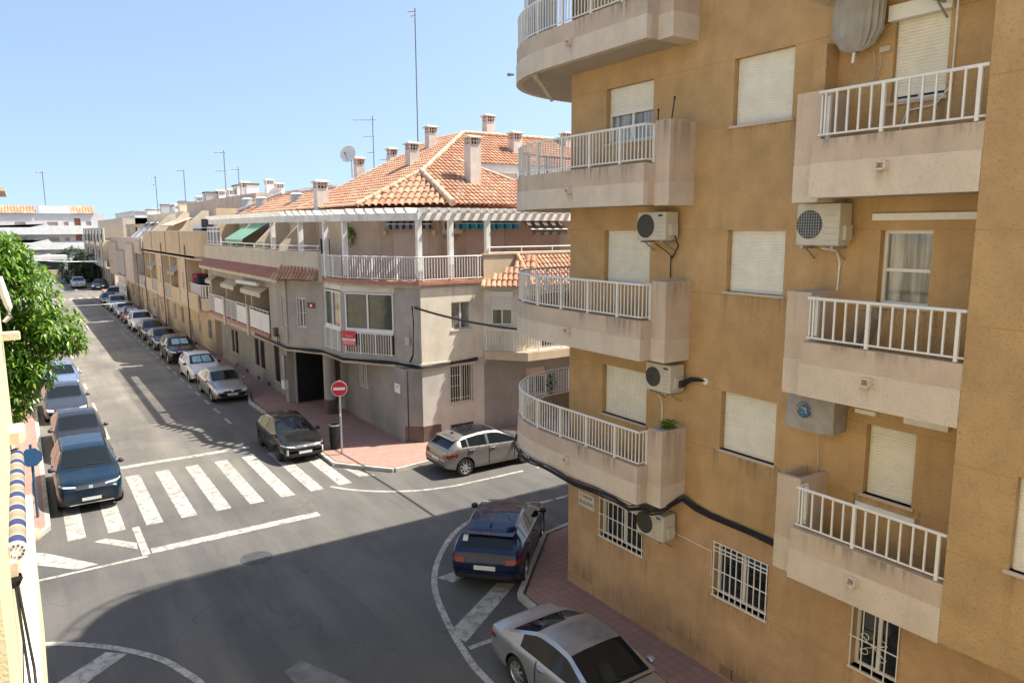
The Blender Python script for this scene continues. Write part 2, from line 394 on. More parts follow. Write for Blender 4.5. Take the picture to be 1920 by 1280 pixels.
# profiles: x from the nose (0) to the tail; all in true metres
CARS = {
 'hatch': dict(L=4.15, W=1.78, zt=[(0,.60),(.05,.70),(.22,.81),(.95,.96),(1.06,.99),(1.9,1.41),(2.3,1.46),(2.75,1.455),(3.25,1.405),(3.62,1.32),(3.98,1.02),(4.10,.93),(4.15,.62)],
    belt=[(0,.60),(.5,.80),(1.1,.92),(3.6,1.04),(4.15,.9)], ws=(1.06,1.86), rw=(3.66,3.98), sg=(1.26,3.52), bp=[(2.38,2.48),(3.22,3.28)], wx=(.80,3.40), r=.32, hgt=1.45, doors=[1.32,2.42,3.3]),
 'suv': dict(L=4.45, W=1.86, zt=[(0,.72),(.05,.85),(.22,.97),(1.05,1.10),(1.16,1.13),(1.9,1.58),(2.3,1.63),(3.6,1.62),(4.05,1.52),(4.3,1.12),(4.4,1.0),(4.45,.7)],
    belt=[(0,.7),(.5,.95),(1.2,1.05),(3.8,1.16),(4.45,1.0)], ws=(1.16,1.88), rw=(4.09,4.31), sg=(1.35,3.95), bp=[(2.42,2.52),(3.38,3.46)], wx=(.86,3.55), r=.36, hgt=1.63, doors=[1.38,2.47,3.42]),
 'sedan': dict(L=4.65, W=1.80, zt=[(0,.58),(.06,.66),(.25,.77),(1.15,.95),(1.27,.98),(2.0,1.38),(2.4,1.44),(3.05,1.43),(3.45,1.33),(3.98,1.05),(4.1,1.03),(4.5,1.01),(4.6,.93),(4.65,.6)],
    belt=[(0,.57),(.5,.77),(1.25,.90),(3.9,.98),(4.65,.92)], ws=(1.27,1.98), rw=(3.42,3.96), sg=(1.45,3.5), bp=[(2.50,2.60)], wx=(.90,3.60), r=.33, hgt=1.44, doors=[1.45,2.55,3.45]),
 'coupe': dict(L=4.66, W=1.74, zt=[(0,.60),(.05,.70),(.2,.80),(1.35,.95),(1.47,.97),(2.22,1.34),(2.6,1.385),(3.0,1.378),(3.16,1.35),(3.98,1.03),(4.08,1.0),(4.5,.965),(4.61,.90),(4.66,.55)],
    belt=[(0,.59),(.5,.78),(1.4,.89),(3.9,.93),(4.66,.88)], ws=(1.47,2.20), rw=(3.2,3.95), sg=(1.62,3.5), bp=[(2.95,3.0)], wx=(.87,3.58), r=.33, hgt=1.385, doors=[1.6,2.95]),
 'van': dict(L=4.4, W=1.82, zt=[(0,.7),(.05,.85),(.22,.98),(.85,1.12),(.95,1.16),(1.6,1.72),(2.0,1.80),(4.1,1.80),(4.3,1.72),(4.37,1.1),(4.4,.6)],
    belt=[(0,.68),(.4,.95),(1.0,1.08),(4.2,1.12),(4.4,1.0)], ws=(.95,1.58), rw=(4.28,4.36), sg=(1.15,2.3), bp=[(1.55,1.6)], wx=(.85,3.55), r=.33, hgt=1.80, doors=[1.2,2.35]),
}
def car(name, kind, paint, loc, ang, label, group='parked cars along the streets', sc=.90, rim='rim', lens='lens', wsm='cglass',
        details=(), facing='front', w_scale=1.0):
    """loc: ground point under the middle of the car; ang: heading (radians, 0 = +Y, clockwise)"""
    P = CARS[kind]; Lc, W = P['L'], P['W']*w_scale
    zt = smooth_tab(P['zt'], .06); bel = smooth_tab(P['belt'], .12); H = P['hgt']
    plan = smooth_tab([(-.3,.55),(0,.80),(.12,.90),(.45,.975),(1.0,1.0),(Lc-1.0,1.0),(Lc-.45,.975),(Lc-.10,.92),(Lc,.84),(Lc+.3,.6)], .08)
    zb = smooth_tab([(0,.30),(.15,.22),(.5,.19),(Lc-.5,.21),(Lc-.1,.30),(Lc,.36)], .05)
    xs = [0,.015,.04,.08,.13,.19,.26,.34]; x = .42
    while x < Lc-.42: xs.append(x); x += .07
    xs += [Lc-q for q in (.42,.34,.26,.19,.13,.08,.04,.015,0)]
    for q in P['ws']+P['rw']+P['sg']: xs.append(q)
    for a, b in P['bp']: xs += [a, b]
    xs = sorted(set(round(q,3) for q in xs)); xs = [q for i, q in enumerate(xs) if i == 0 or q-xs[i-1] > .008]
    def section(x):
        hw = W/2*plan(x); t = zt(x); bl = min(bel(x), t-.03); z0 = zb(x)
        c = max(0., min(1., (t-bl-.08)/(H-bl-.12))); gb = hw*.93
        tum = .155 if kind in ('van','sedan','coupe') else .20
        y8 = gb-.02*(1-c)-tum*c; z8 = t-.02-.075*c if c > 0 else bl+(t-bl)*.35
        z8 = max(z8, bl+.018); y9 = y8-.055-.06*(1-c); z9 = max(t-.012-.018*c, z8+.004)
        zm = z0+(bl-z0)*.5
        return [(0,z0),(hw*.84,z0),(hw*.955,z0+.05),(hw*.99,z0+.22),(hw*1.0,zm),(hw*.992,bl-.13),(hw*.962,bl-.03),(hw*.94,bl),(gb,bl+.012),
                (y8,z8),(y9,z9),(y9*.55,t-.004+.0),(0,t)]
    secs = [section(x) for x in xs]; n = len(secs[0])
    # ring indices: half profile then mirrored
    vs = []; ring = 2*n-2
    for x, sct in zip(xs, secs):
        for y, z in sct: vs.append((x, y, z))
        for y, z in sct[-2:0:-1]: vs.append((x, -y, z))
    fs = []; ms = []
    for i in range(len(xs)-1):
        xm = (xs[i]+xs[i+1])/2
        for k in range(ring):
            k2 = (k+1) % ring; kk = k if k < n-1 else ring-1-k
            m = 0
            zz = (vs[i*ring+k][2]+vs[i*ring+k2][2])/2
            if kk == 8 and P['sg'][0] < xm < P['sg'][1] and not any(a <= xm <= b for a, b in P['bp']):
                d = vs[i*ring+k2 if kk == k else i*ring+k][2]; m = 2 if abs(vs[i*ring+k][2]-vs[i*ring+k2][2]) > .07 else 4
            elif kk == 8 and any(a <= xm <= b for a, b in P['bp']): m = 4
            elif kk >= 10 and P['ws'][0] < xm < P['ws'][1]: m = 1
            elif kk >= 10 and P['rw'][0] < xm < P['rw'][1]: m = 3
            elif kk == 9 and (P['ws'][0] < xm < P['ws'][1]): m = 0
            elif kk <= 1: m = 4
            elif kk == 2 and kind in ('suv',): m = 4
            if 'glassroof' in details and kk >= 10 and P['ws'][1]+.12 < xm < P['rw'][0]-.35: m = 5
            if 'blackroof' in details and kk >= 9 and P['ws'][1] <= xm < P['rw'][0]: m = 4
            fs.append((i*ring+k, (i+1)*ring+k, (i+1)*ring+k2, i*ring+k2)); ms.append(m)
    fs.append(tuple(range(ring))); ms.append(0)
    b = (len(xs)-1)*ring; fs.append(tuple(range(b, b+ring))[::-1]); ms.append(0)
    mats = [paint, K['cglass'], K['cglass'], K['cglass'], K['trim'], K['cglass'], K['seam']]
    me = bpy.data.meshes.new('tmp'); me.from_pydata(vs, [], fs)
    for m in mats: me.materials.append(m)
    me.polygons.foreach_set("material_index", ms)
    bm = bmesh.new(); bm.from_mesh(me); bmesh.ops.recalc_face_normals(bm, faces=bm.faces)
    full = BVHTree.FromBMesh(bm); bm.to_mesh(me); bm.free()
    ob = bpy.data.objects.new('tmp', me); C.objects.link(ob)
    cm = MB()
    for wx in P['wx']:
        for s in (-1, 1): cm.cyl((wx, s*(W/2-.27), P['r']+.01), (wx, s*(W/2+.2), P['r']+.01), P['r']+.055, n=28, mi=6)
    co = cm.build('tmpc', mats)
    md = ob.modifiers.new('b', 'BOOLEAN'); md.operation = 'DIFFERENCE'; md.solver = 'EXACT'; md.object = co
    dg = bpy.context.evaluated_depsgraph_get(); em = bpy.data.meshes.new_from_object(ob.evaluated_get(dg))
    bpy.data.objects.remove(ob); bpy.data.objects.remove(co); bpy.data.meshes.remove(me)
    T = Matrix.Translation((0,0,0)) @ Matrix.Scale(sc, 4)
    ca = -ang   # heading clockwise from +Y -> z rotation ; local nose is at x=0, forward = -x
    root = thing(name, loc, label, 'car', group, rz=0)
    root.rotation_euler = (0, 0, math.pi/2*3 - ang)   # maps local -x onto the heading
    def xf(p): return ((p[0]-Lc/2)*sc, p[1]*sc, p[2]*sc)
    src = bmesh.new(); src.from_mesh(em)
    def part(nm, idx, extra=None, remap=None, angle=50):
        keep = [f for f in src.faces if f.material_index in idx]
        if not keep: return None
        mb = MB(); vm = {}
        for f in keep:
            t = []
            for v in f.verts:
                if v.index not in vm: vm[v.index] = len(mb.v); mb.v.append(xf(v.co))
                t.append(vm[v.index])
            mb.f.append(tuple(t)); mb.m.append((remap or {}).get(f.material_index, 0))
        return mb
    def fin(mb, nm, mt, smooth=35, parent=None):
        return mb.build(nm, mt, parent or root, smooth, local=True)
    def decal(mb, pts, dirn, off=.006, mi=0, sub=5):
        """pts: 4 corners (3D start points), projected along dirn on the body"""
        d = Vector(dirn).normalized(); g = {}
        for i in range(sub+1):
            for j in range(sub+1):
                u, v = i/sub, j/sub
                p = (Vector(pts[0])*(1-u)+Vector(pts[1])*u)*(1-v)+(Vector(pts[3])*(1-u)+Vector(pts[2])*u)*v
                h = full.ray_cast(p, d)
                if h[0] is not None: g[i,j] = h[0]-d*off+h[1]*.004
        for i in range(sub):
            for j in range(sub):
                q = [(i,j),(i+1,j),(i+1,j+1),(i,j+1)]
                if all(t in g for t in q) and max((g[q[a]]-g[q[a-1]]).length for a in range(4)) < .45:
                    mb.add([xf(g[t]) for t in q], [(0,1,2,3)], mi)
    def Fp(y0,z0,y1,z1,sl=0): return [(-1,y0,z0),(-1,y1,z0+sl),(-1,y1,z1+sl),(-1,y0,z1)]
    def Bp(y0,z0,y1,z1,sl=0): return [(Lc+1,y0,z0),(Lc+1,y1,z0+sl),(Lc+1,y1,z1+sl),(Lc+1,y0,z1)]
    body = part('body', (0,4,5,6), remap={0:0,4:1,5:2,6:3})
    bo = fin(body, 'body', [paint, K['trim'], K['cglass'], K['seam']])
    ws = part('w', (1,)); fin(ws, 'windscreen', K['cglass'])
    if wsm != 'cglass':
        mb = MB(); a, b_ = P['ws']
        for s0, s1 in ((-.52,-.03),(.03,.52)):
            decal(mb, [(a+.1,s0,3),(a+.1,s1,3),(b_-.13,s1*.9,3),(b_-.13,s0*.9,3)], (0,0,-1), .002)
        fin(mb, 'sunshade', K[wsm])
    for s in (-1, 1):
        keep = [f for f in src.faces if f.material_index == 2 and f.calc_center_median().y*s > 0]
        mb = MB(); vm = {}
        for f in keep:
            t = []
            for v in f.verts:
                if v.index not in vm: vm[v.index] = len(mb.v); mb.v.append(xf(v.co))
                t.append(vm[v.index])
            mb.f.append(tuple(t)); mb.m.append(0)
        if mb.f: fin(mb, 'side_window', K['cglass'])
    rw = part('r', (3,))
    if rw: fin(rw, 'rear_window', K['cglass'])
    # seams
    sm = MB()
    for dx in P['doors']:
        for s in (-1,1):
            decal(sm, [(dx-.012, s*3, .32),(dx+.012, s*3, .32),(dx+.012, s*3, bel(dx)-.01),(dx-.012, s*3, bel(dx)-.01)], (0,-s,0), .003, sub=6)
    hx = P['ws'][0]
    for (xa, xb) in ((hx-.10, hx-.07), ):
        decal(sm, [(xa,-W*.42,3),(xb,-W*.42,3),(xb,W*.42,3),(xa,W*.42,3)], (0,0,-1), .002, sub=10)
    for s in (-1,1):
        decal(sm, [(.3,s*W*.405,3),(.3,s*W*.395,3),(hx-.1,s*W*.415,3),(hx-.1,s*W*.425,3)], (0,0,-1), .002, sub=10)
    for y0 in (-W*.41, W*.405): decal(sm, Bp(y0,.5,y0+.012,bel(Lc-.3)-.12), (-1,0,0), .003, sub=6)
    decal(sm, Bp(-W*.4,.52,W*.4,.535), (-1,0,0), .003, sub=12)
    fin(sm, 'panel_gap', K['seam'])
    # lights
    nz = P['zt'][2][1]
    for s in (-1,1):
        mb = MB()
        if kind == 'coupe' : decal(mb, Fp(s*.42,nz-.24,s*.82,nz-.10), (1,0,0), .008, sub=6)
        elif 'slim' in details: decal(mb, Fp(s*.40,nz-.155,s*.84,nz-.115,.05), (1,0,0), .008, sub=8)
        else: decal(mb, Fp(s*.50,nz-.20,s*.80,nz-.11,.05), (1,0,0), .008, sub=6)
        if mb.f: fin(mb, 'headlight', K[lens])
        mb = MB()
        tz = bel(Lc-.3)-.13
        if kind == 'suv' : decal(mb, Bp(s*.5,tz-.22,s*.86,tz-.02,.02), (-1,0,0), .01, sub=6)
        else: decal(mb, Bp(s*.50,tz-.13,s*.86,tz-.02,.03), (-1,0,0), .01, sub=6)
        decal(mb, [(Lc-.33,s*3,tz-.05),(Lc-.02,s*3,tz-.11),(Lc-.02,s*3,tz+.02),(Lc-.33,s*3,tz+.01)], (0,-s,0), .008, sub=5)
        if mb.f: fin(mb, 'tail_light', K['tail'])
        if 'drl' in details:
            mb = MB(); decal(mb, Fp(s*.66,nz-.42,s*.73,nz-.20), (1,0,0), .012, sub=4); 
            if mb.f: fin(mb, 'daytime_light', K['lens'])
    mb = MB(); decal(mb, Fp(-.42,nz-.21,.42,nz-.11), (1,0,0), .007, sub=8); decal(mb, Fp(-.6,.30,.6,.44), (1,0,0), .007, sub=8)
    fin(mb, 'grille', K['trim'])
    mb = MB(); decal(mb, Fp(-.6,.30,.6,.325) if 'silverlip' in details else Fp(-.40,nz-.125,.40,nz-.11), (1,0,0), .012, sub=8)
    decal(mb, Fp(-.055,nz-.20,.055,nz-.12), (1,0,0), .012, sub=2)
    fin(mb, 'chrome_trim', K['chrome'] if 'drl' not in details else K['rimd'])
    mb = MB(); decal(mb, Fp(-.26,.40,.26,.50), (1,0,0), .016, sub=2); fin(mb, 'number_plate', K['plate'])
    mb = MB(); decal(mb, Bp(-.26,.56,.26,.67) if kind != 'coupe' else Bp(-.26,.62,.26,.73), (-1,0,0), .012, sub=2); fin(mb, 'number_plate', K['plate'])
    mb = MB(); decal(mb, Bp(-.66,.36,.66,.46), (-1,0,0), .007, sub=8); fin(mb, 'rear_bumper_insert', K['trim'])
    # mirrors, handles, wipers, aerial
    mx = P['ws'][0]+.22
    for s in (-1,1):
        mb = MB(); y = W/2*.94; z = bel(mx)+.06
        prof = [(0.0,-.09),(.055,-.085),(.085,-.03),(.09,.02),(.06,.075),(0.0,.085)]
        b0 = len(mb.v); mb.lathe([(r,h) for r,h in prof], (0,0,0), (0,1,0), 10)
        mb.v = [xf((mx+p[0]*.95+.0, s*(y+.11)+p[1]*1.0, z+p[2]*.85)) for p in mb.v]
        mb2 = MB(); mb2.bar((mx-.0,s*(y-.03),z-.05),(mx,s*(y+.06),z-.02),.05,.03); mb.add([xf(p) for p in mb2.v], mb2.f, 1)
        fin(mb, 'mirror', [paint if 'blackmirror' not in details else K['trim'], K['trim']])
        for dx in P['doors'][1:]:
            mb = MB(); xx = dx-.16; yy = W/2*.985
            mb2 = MB(); mb2.box(xx-.09,xx+.09, s*yy-.012, s*yy+.035, bel(xx)-.12, bel(xx)-.088)
            mb.add([xf(p) for p in mb2.v], mb2.f); fin(mb, 'door_handle', paint if 'chromehandle' not in details else K['chrome'])
    mb = MB()
    for y0, y1 in ((-.55,.02),(.0,.58)):
        x0 = P['ws'][0]+.03
        h = []
        for t in np.linspace(0,1,5):
            q = full.ray_cast(Vector((x0+.06*t, y0+(y1-y0)*t, 3)), Vector((0,0,-1)))[0]
            if q: h.append(xf(q+Vector((0,0,.015))))
        if len(h) > 1: mb.tube(h, .008*sc, 4)
    fin(mb, 'wiper', K['trim'])
    if kind != 'coupe':
        mb = MB(); xa = P['rw'][0]-.25; q = full.ray_cast(Vector((xa,0,3)), Vector((0,0,-1)))[0]
        mb.add([xf(p) for p in [(xa-.08,-.02,q.z),(xa-.08,.02,q.z),(xa+.09,.018,q.z),(xa+.09,-.018,q.z),(xa+.08,0,q.z+.085),(xa+.03,0,q.z+.06)]], [(0,1,5),(1,2,4,5),(2,3,4),(3,0,5,4)])
        fin(mb, 'aerial', K['trim'])
    if 'rails' in details:
        for s in (-1,1):
            mb = MB(); pts = []
            for t in np.linspace(P['ws'][1]+.1, P['rw'][0]-.2, 9):
                sct = section(t); pts.append(xf((t, s*(sct[9][0]-.01), sct[9][1]+.035)))
            mb.tube(pts, .014, 6); fin(mb, 'roof_rail', K['chrome' if 'silverrail' in details else 'trim'], 60)
    if 'spoiler' in details:
        mb = MB(); xa = P['rw'][0]; sct = section(xa-.05); yy = sct[9][0]-.03; z = sct[-1][1]
        mb.add([xf(p) for p in [(xa-.15,-yy,z-.01),(xa-.15,yy,z-.01),(xa+.13,yy*.95,z-.035),(xa+.13,-yy*.95,z-.035),(xa-.1,-yy,z-.05),(xa-.1,yy,z-.05),(xa+.12,yy*.95,z-.06),(xa+.12,-yy*.95,z-.06)]],
               [(0,3,2,1),(4,5,6,7),(2,3,7,6),(0,4,7,3),(1,2,6,5)]); fin(mb, 'spoiler', paint)
    if 'sticker' in details:
        mb = MB(); decal(mb, [(Lc-.27,-.52,3),(Lc-.27,-.40,3),(Lc-.18,-.40,3),(Lc-.18,-.52,3)], (0,0,-1), .004, sub=2)
        if not mb.f or 1:
            mb = MB(); decal(mb, Bp(-.60,1.12,-.48,1.24), (-1,0,0), .012, sub=2)
        if mb.f: fin(mb, 'sticker', K['plate'])
    # wheels
    r = P['r']
    for wx in P['wx']:
        for s in (-1,1):
            y1 = s*(W/2-.02); mb = MB(); ax = (0,s,0)
            pr = [(r*.62,-.19),(r*.93,-.20),(r,-.17),(r,-.03),(r*.95,0),(r*.72,.0),(r*.66,-.02),(r*.66,-.05)]
            mb.lathe(pr, (wx,y1,r), ax, 28)
            mb.v = [xf(p) for p in mb.v]; wo = fin(mb, 'wheel', K['tyre'], 30)
            mb = MB(); mb.lathe([(r*.70,-.015),(r*.66,-.01),(r*.62,-.03),(r*.60,-.10)], (wx,y1,r), ax, 28)
            mb.lathe([(r*.62,-.11),(.0,-.11)], (wx,y1,r), ax, 20, mi=1)
            ns = 5 if rim == 'rim' else 10
            if 'spokes8' in details: ns = 8
            for k in range(ns):
                t = 2*math.pi*k/ns+.3; d = Vector((math.cos(t),0,math.sin(t))); c = Vector((wx,y1-s*.035,r))
                mb.bar(c+d*r*.1, c+d*r*.63, .075 if ns == 5 else (.055 if ns == 8 else .03), .03, up=(0,1,0))
            mb.lathe([(r*.20,-.05),(r*.18,-.012),(0,-.008)], (wx,y1,r), ax, 14)
            mb.v = [xf(p) for p in mb.v]; ro = mb.build('rim', [K[rim if rim != 'rim10' else 'rim'], K['dark']], wo, 40, local=True)
    src.free(); bpy.data.meshes.remove(em)
    return root

# ------------------------------------------------------------ building helpers
Z3 = Vector((0,0,1))
class Wall:
    """vertical wall from plan point A to B (outward normal to the right of A->B reversed as given); holes (u0,u1,z0,z1)"""
    def __init__(s, A, B, out):
        s.A = Vector((*A,0)); d = Vector((B[0]-A[0],B[1]-A[1],0)); s.L = d.length; s.u = d.normalized()
        s.n = Vector((s.u.y,-s.u.x,0))
        if s.n.dot(Vector((*out,0))) < 0: s.n = -s.n
    def p(s, u, z, d=0): return s.A+s.u*u+Z3*z+s.n*d
    def quad(s, mb, u0, u1, z0, z1, d=0, mi=0):
        q = [s.p(u0,z0,d), s.p(u1,z0,d), s.p(u1,z1,d), s.p(u0,z1,d)]
        if (q[1]-q[0]).cross(q[3]-q[0]).dot(s.n) < 0: q = q[::-1]
        mb.add(q, [(0,1,2,3)], mi)
    def box(s, mb, u0, u1, z0, z1, d0, d1, mi=0):
        mb.obox(s.p((u0+u1)/2,(z0+z1)/2,(d0+d1)/2), s.u, s.n, Z3, abs(u1-u0)/2, abs(d1-d0)/2, abs(z1-z0)/2, mi)
    def wall(s, mb, z0, z1, holes=(), depth=.14, mi=0, bands=()):
        us = sorted({0, s.L} | {h[i] for h in holes for i in (0,1)}); zs = sorted({z0, z1} | {h[i] for h in holes for i in (2,3)} | {b[0] for b in bands if z0 < b[0] < z1})
        us = [q for q in us if -1e-6 <= q <= s.L+1e-6]; zs = [q for q in zs if z0-1e-6 <= q <= z1+1e-6]
        for a, b in zip(us, us[1:]):
            for c, d in zip(zs, zs[1:]):
                um, zm = (a+b)/2, (c+d)/2
                if any(h[0] < um < h[1] and h[2] < zm < h[3] for h in holes): continue
                m = mi
                for bz, bm_ in bands:
                    if zm < bz: m = bm_; break
                s.quad(mb, a, b, c, d, 0, m)
        for h in holes:
            a, b, c, d = h[:4]
            for q in ([s.p(a,c),s.p(a,d),s.p(a,d,-depth),s.p(a,c,-depth)],[s.p(b,c),s.p(b,d),s.p(b,d,-depth),s.p(b,c,-depth)],
                      [s.p(a,c),s.p(b,c),s.p(b,c,-depth),s.p(a,c,-depth)],[s.p(a,d),s.p(b,d),s.p(b,d,-depth),s.p(a,d,-depth)]):
                mb.add(q, [(0,1,2,3)], mi)
def shutter_mesh(W, u0, u1, z0, z1, d, slat=.042):
    mb = MB(); z = z1; n = max(1, round((z1-z0)/slat)); h = (z1-z0)/n
    for i in range(n):
        zt, zb = z1-i*h, z1-(i+1)*h
        for (za, da), (zc, dc) in (((zt,d-.006),(zt-.12*h,d-.006)), ((zt-.12*h,d-.006),(zt-.35*h,d+.005)), ((zt-.35*h,d+.005),(zb,d+.003)), ((zb,d+.003),(zb,d-.006))):
            q = [W.p(u0,zc,dc), W.p(u1,zc,dc), W.p(u1,za,da), W.p(u0,za,da)]
            if (q[1]-q[0]).cross(q[3]-q[0]).dot(W.n) < 0: q = q[::-1]
            mb.add(q, [(0,1,2,3)])
    return mb
def frame_mesh(W, u0, u1, z0, z1, d, t=.05, mull=(), trans=(), dd=.04):
    mb = MB()
    W.box(mb, u0, u0+t, z0, z1, d-dd/2, d+dd/2); W.box(mb, u1-t, u1, z0, z1, d-dd/2, d+dd/2)
    W.box(mb, u0+t, u1-t, z0, z0+t, d-dd/2+.001, d+dd/2-.001); W.box(mb, u0+t, u1-t, z1-t, z1, d-dd/2+.001, d+dd/2-.001)
    for m in mull: W.box(mb, m-t*.6, m+t*.6, z0+t, z1-t, d-dd/2+.002, d+dd/2-.002)
    for m in trans: W.box(mb, u0+t, u1-t, m-t*.5, m+t*.5, d-dd/2+.003, d+dd/2-.003)
    return mb
def window(W, parent, u0, u1, z0, z1, closed=1.0, fm='alu', sm='shut', gm='glass', mull=None, trans=(), grille=0, sill=True, depth=.14, name='window', sillm='stone', box=False, gtop=None, gfine=False):
    """frame part with shutter / pane / grille / sill sub-parts"""
    if mull is None: mull = [(u0+u1)/2]
    fo = frame_mesh(W, u0, u1, z0, z1, -depth+.03, .045, mull if closed < 1 else (), trans).build(name, K[fm], parent)
    if closed < 1:
        mb = MB(); W.quad(mb, u0, u1, z0, z1, -depth+.02); mb.build('pane', K[gm], fo)
    if closed > 0:
        zb = z1-(z1-z0)*closed
        mb = shutter_mesh(W, u0+.02, u1-.02, zb+(.05 if closed < 1 else 0.02), z1, -depth+.062)
        W.box(mb, u0+.02, u1-.02, zb, zb+.05, -depth+.05, -depth+.075); mb.build('shutter', K[sm], fo)
    if box:
        mb = MB(); W.box(mb, u0-.05, u1+.05, z1-.02, z1+.17, -.02, .1); mb.build('shutter_box', K['white'], fo)
    if sill:
        mb = MB(); W.box(mb, u0-.04, u1+.04, z0-.04, z0, -depth+.0, .035); mb.build('sill', K[sillm], fo)
    if grille:
        mb = MB(); d = .03; n = grille
        for i in range(n+1):
            u = u0+.0+(u1-u0)*i/n; W.box(mb, u-.007, u+.007, z0-.03, z1+.03, d-.007, d+.007)
        zs = [z0-.02, z0+(z1-z0)*.5, z1+.02] + ([z0+(z1-z0)*.13, z1-(z1-z0)*.07, z1-(z1-z0)*.14] if gfine else [])
        for z in zs: W.box(mb, u0-.02, u1+.02, z-.008, z+.008, d-.006, d+.009)
        mb.build('grille', K['white'], fo)
    return fo
def path_points(path, step):
    out = []; acc = 0; need = 0
    P = [Vector(p) for p in path]
    for a, b in zip(P, P[1:]):
        L = (b-a).length; t = need-acc
        while t <= L+1e-6:
            out.append((a+(b-a)*(t/L), (b-a).normalized())); need += step; t = need-acc
        acc += L
    return out
def railing(path, z0, z1, parent, step=.085, bar=.016, top=.045, postev=9, m='white', name='railing', low=.02):
    """path: plan points; bars between bottom rail and top rail"""
    mb = MB(); P = [(p[0],p[1]) for p in path]
    mb.tube([(x,y,z1) for x,y in P], top/2, 8)
    mb.tube([(x,y,z0+.03) for x,y in P], .014, 6)
    for i, (q, d) in enumerate(path_points(P, step)):
        mb_r = .021 if i % postev == 0 else bar/2
        zlo = z0-low if i % postev == 0 else z0+.03
        n_ = Vector((d.y,-d.x)); mb.obox((q.x,q.y,(zlo+z1)/2), (d.x,d.y,0), (n_.x,n_.y,0), Z3, mb_r, mb_r, (z1-zlo)/2)
    return mb.build(name, K[m], parent)
def offset_wall(mb, path, t, z0, z1, mi=0, topmi=None):
    """thin wall along a plan path (thickness t to the inside = left of the travel direction)"""
    P = [Vector((p[0],p[1])) for p in path]; n = len(P); off = []
    for i in range(n):
        d = (P[min(i+1,n-1)]-P[max(i-1,0)]).normalized(); off.append(P[i]+Vector((-d.y,d.x))*t)
    vs = []
    for p, q in zip(P, off): vs += [(p.x,p.y,z0),(p.x,p.y,z1),(q.x,q.y,z1),(q.x,q.y,z0)]
    fs = []; 
    for i in range(n-1):
        a = i*4; b = a+4
        fs += [(a,b,b+1,a+1),(a+1,b+1,b+2,a+2),(a+2,b+2,b+3,a+3),(a+3,b+3,b,a)]
    fs += [(0,1,2,3), ((n-1)*4+3,(n-1)*4+2,(n-1)*4+1,(n-1)*4)]
    mb.add(vs, fs, mi)
def stain(W, u0, u1, z0, z1, parent, d=.0035):
    mb = MB(); mb.uv = []; q = [W.p(u0,z0,d), W.p(u1,z0,d), W.p(u1,z1,d), W.p(u0,z1,d)]; uv = [(0,0),(1,0),(1,1),(0,1)]
    if (q[1]-q[0]).cross(q[3]-q[0]).dot(W.n) < 0: q = q[::-1]; uv = uv[::-1]
    mb.add(q, [(0,1,2,3)]); mb.uv = uv; return mb.build('water_stain', K['stain'], parent)
def arc(cx, cy, r, a0, a1, n): return [(cx+r*math.cos(R(a0+(a1-a0)*i/n)), cy+r*math.sin(R(a0+(a1-a0)*i/n))) for i in range(n+1)]
def spout(W, u, z, parent, m='white'):
    mb = MB(); c = W.p(u,z,0)
    for s in (-1,1): W.box(mb, u+s*.055-.012, u+s*.055+.012, z-.03, z+.05, -.02, .09)
    W.box(mb, u-.055, u+.055, z-.045, z-.02, -.02, .11); W.box(mb, u-.065, u+.065, z+.045, z+.07, -.02, .06)
    return mb.build('drain_spout', K['balc_lo'], parent)
def tiled(name, parent, O, U, V, poly, pitch=.21, row=.33, amp=.05, mt='tile', seed=0):
    """clay tiles: O origin at eave, U along the eave, V up the slope (unit vectors), poly in (u,v)"""
    O, U, V = Vector(O), Vector(U).normalized(), Vector(V).normalized(); N = U.cross(V)
    if N.z < 0: N = -N
    us = [p[0] for p in poly]; vs_ = [p[1] for p in poly]; S = 6
    def inside(u, v):
        c = False; j = len(poly)-1
        for i in range(len(poly)):
            (xi, yi), (xj, yj) = poly[i], poly[j]
            if (yi > v) != (yj > v) and u < (xj-xi)*(v-yi)/(yj-yi)+xi: c = not c
            j = i
        return c
    def h(t): # t in 0..1 across a pitch
        return amp*math.sqrt(max(0., 1-((t-.38)/.38)**2)) if t < .76 else -.018
    mb = MB(); mb.uv = []; rnd = random.Random(seed)
    u0, u1 = min(us), max(us); v0, v1 = min(vs_), max(vs_)
    nr = int(math.ceil((v1-v0)/row)); nc = int(math.ceil((u1-u0)/pitch))
    cuts = [0,.07,.2,.38,.56,.69,.76,1.0]
    for r in range(nr):
        va, vb = v0+r*row, v0+(r+1)*row+.03; jit = rnd.uniform(-.012,.012)
        for c in range(nc):
            ua = u0+c*pitch; dj = rnd.uniform(-.01,.012)
            if not (inside(ua+pitch*.5, (va+vb)/2) or inside(ua+pitch*.5, va+.05)): continue
            lift = rnd.uniform(0,.008)
            for k in range(len(cuts)-1):
                a, b = cuts[k], cuts[k+1]; ha, hb = h(a), h(b)
                lo = .028+lift
                q = [O+U*(ua+a*pitch)+V*(va+dj)+N*(ha+lo), O+U*(ua+b*pitch)+V*(va+dj)+N*(hb+lo), O+U*(ua+b*pitch)+V*vb+N*(hb*.9), O+U*(ua+a*pitch)+V*vb+N*(ha*.9)]
                mb.add(q, [(0,1,2,3)]); mb.uv += [(c+.5,r+.5+seed*50)]*4
                q2 = [q[0], q[1], q[1]-N*.028, q[0]-N*.028]; mb.add(q2, [(1,0,3,2)]); mb.uv += [(c+.5,r+.5+seed*50)]*4
    o = mb.build(name, K[mt], parent); return o
def ridge_caps(mb, pts, r=.10):
    for a, b in zip(pts, pts[1:]):
        a, b = Vector(a), Vector(b); L = (b-a).length; n = max(1, int(L/.36))
        for i in range(n):
            p = a+(b-a)*(i/n); q = a+(b-a)*((i+1.12)/n); mb.cyl(p, q, r*1.08, r*.92, 10)
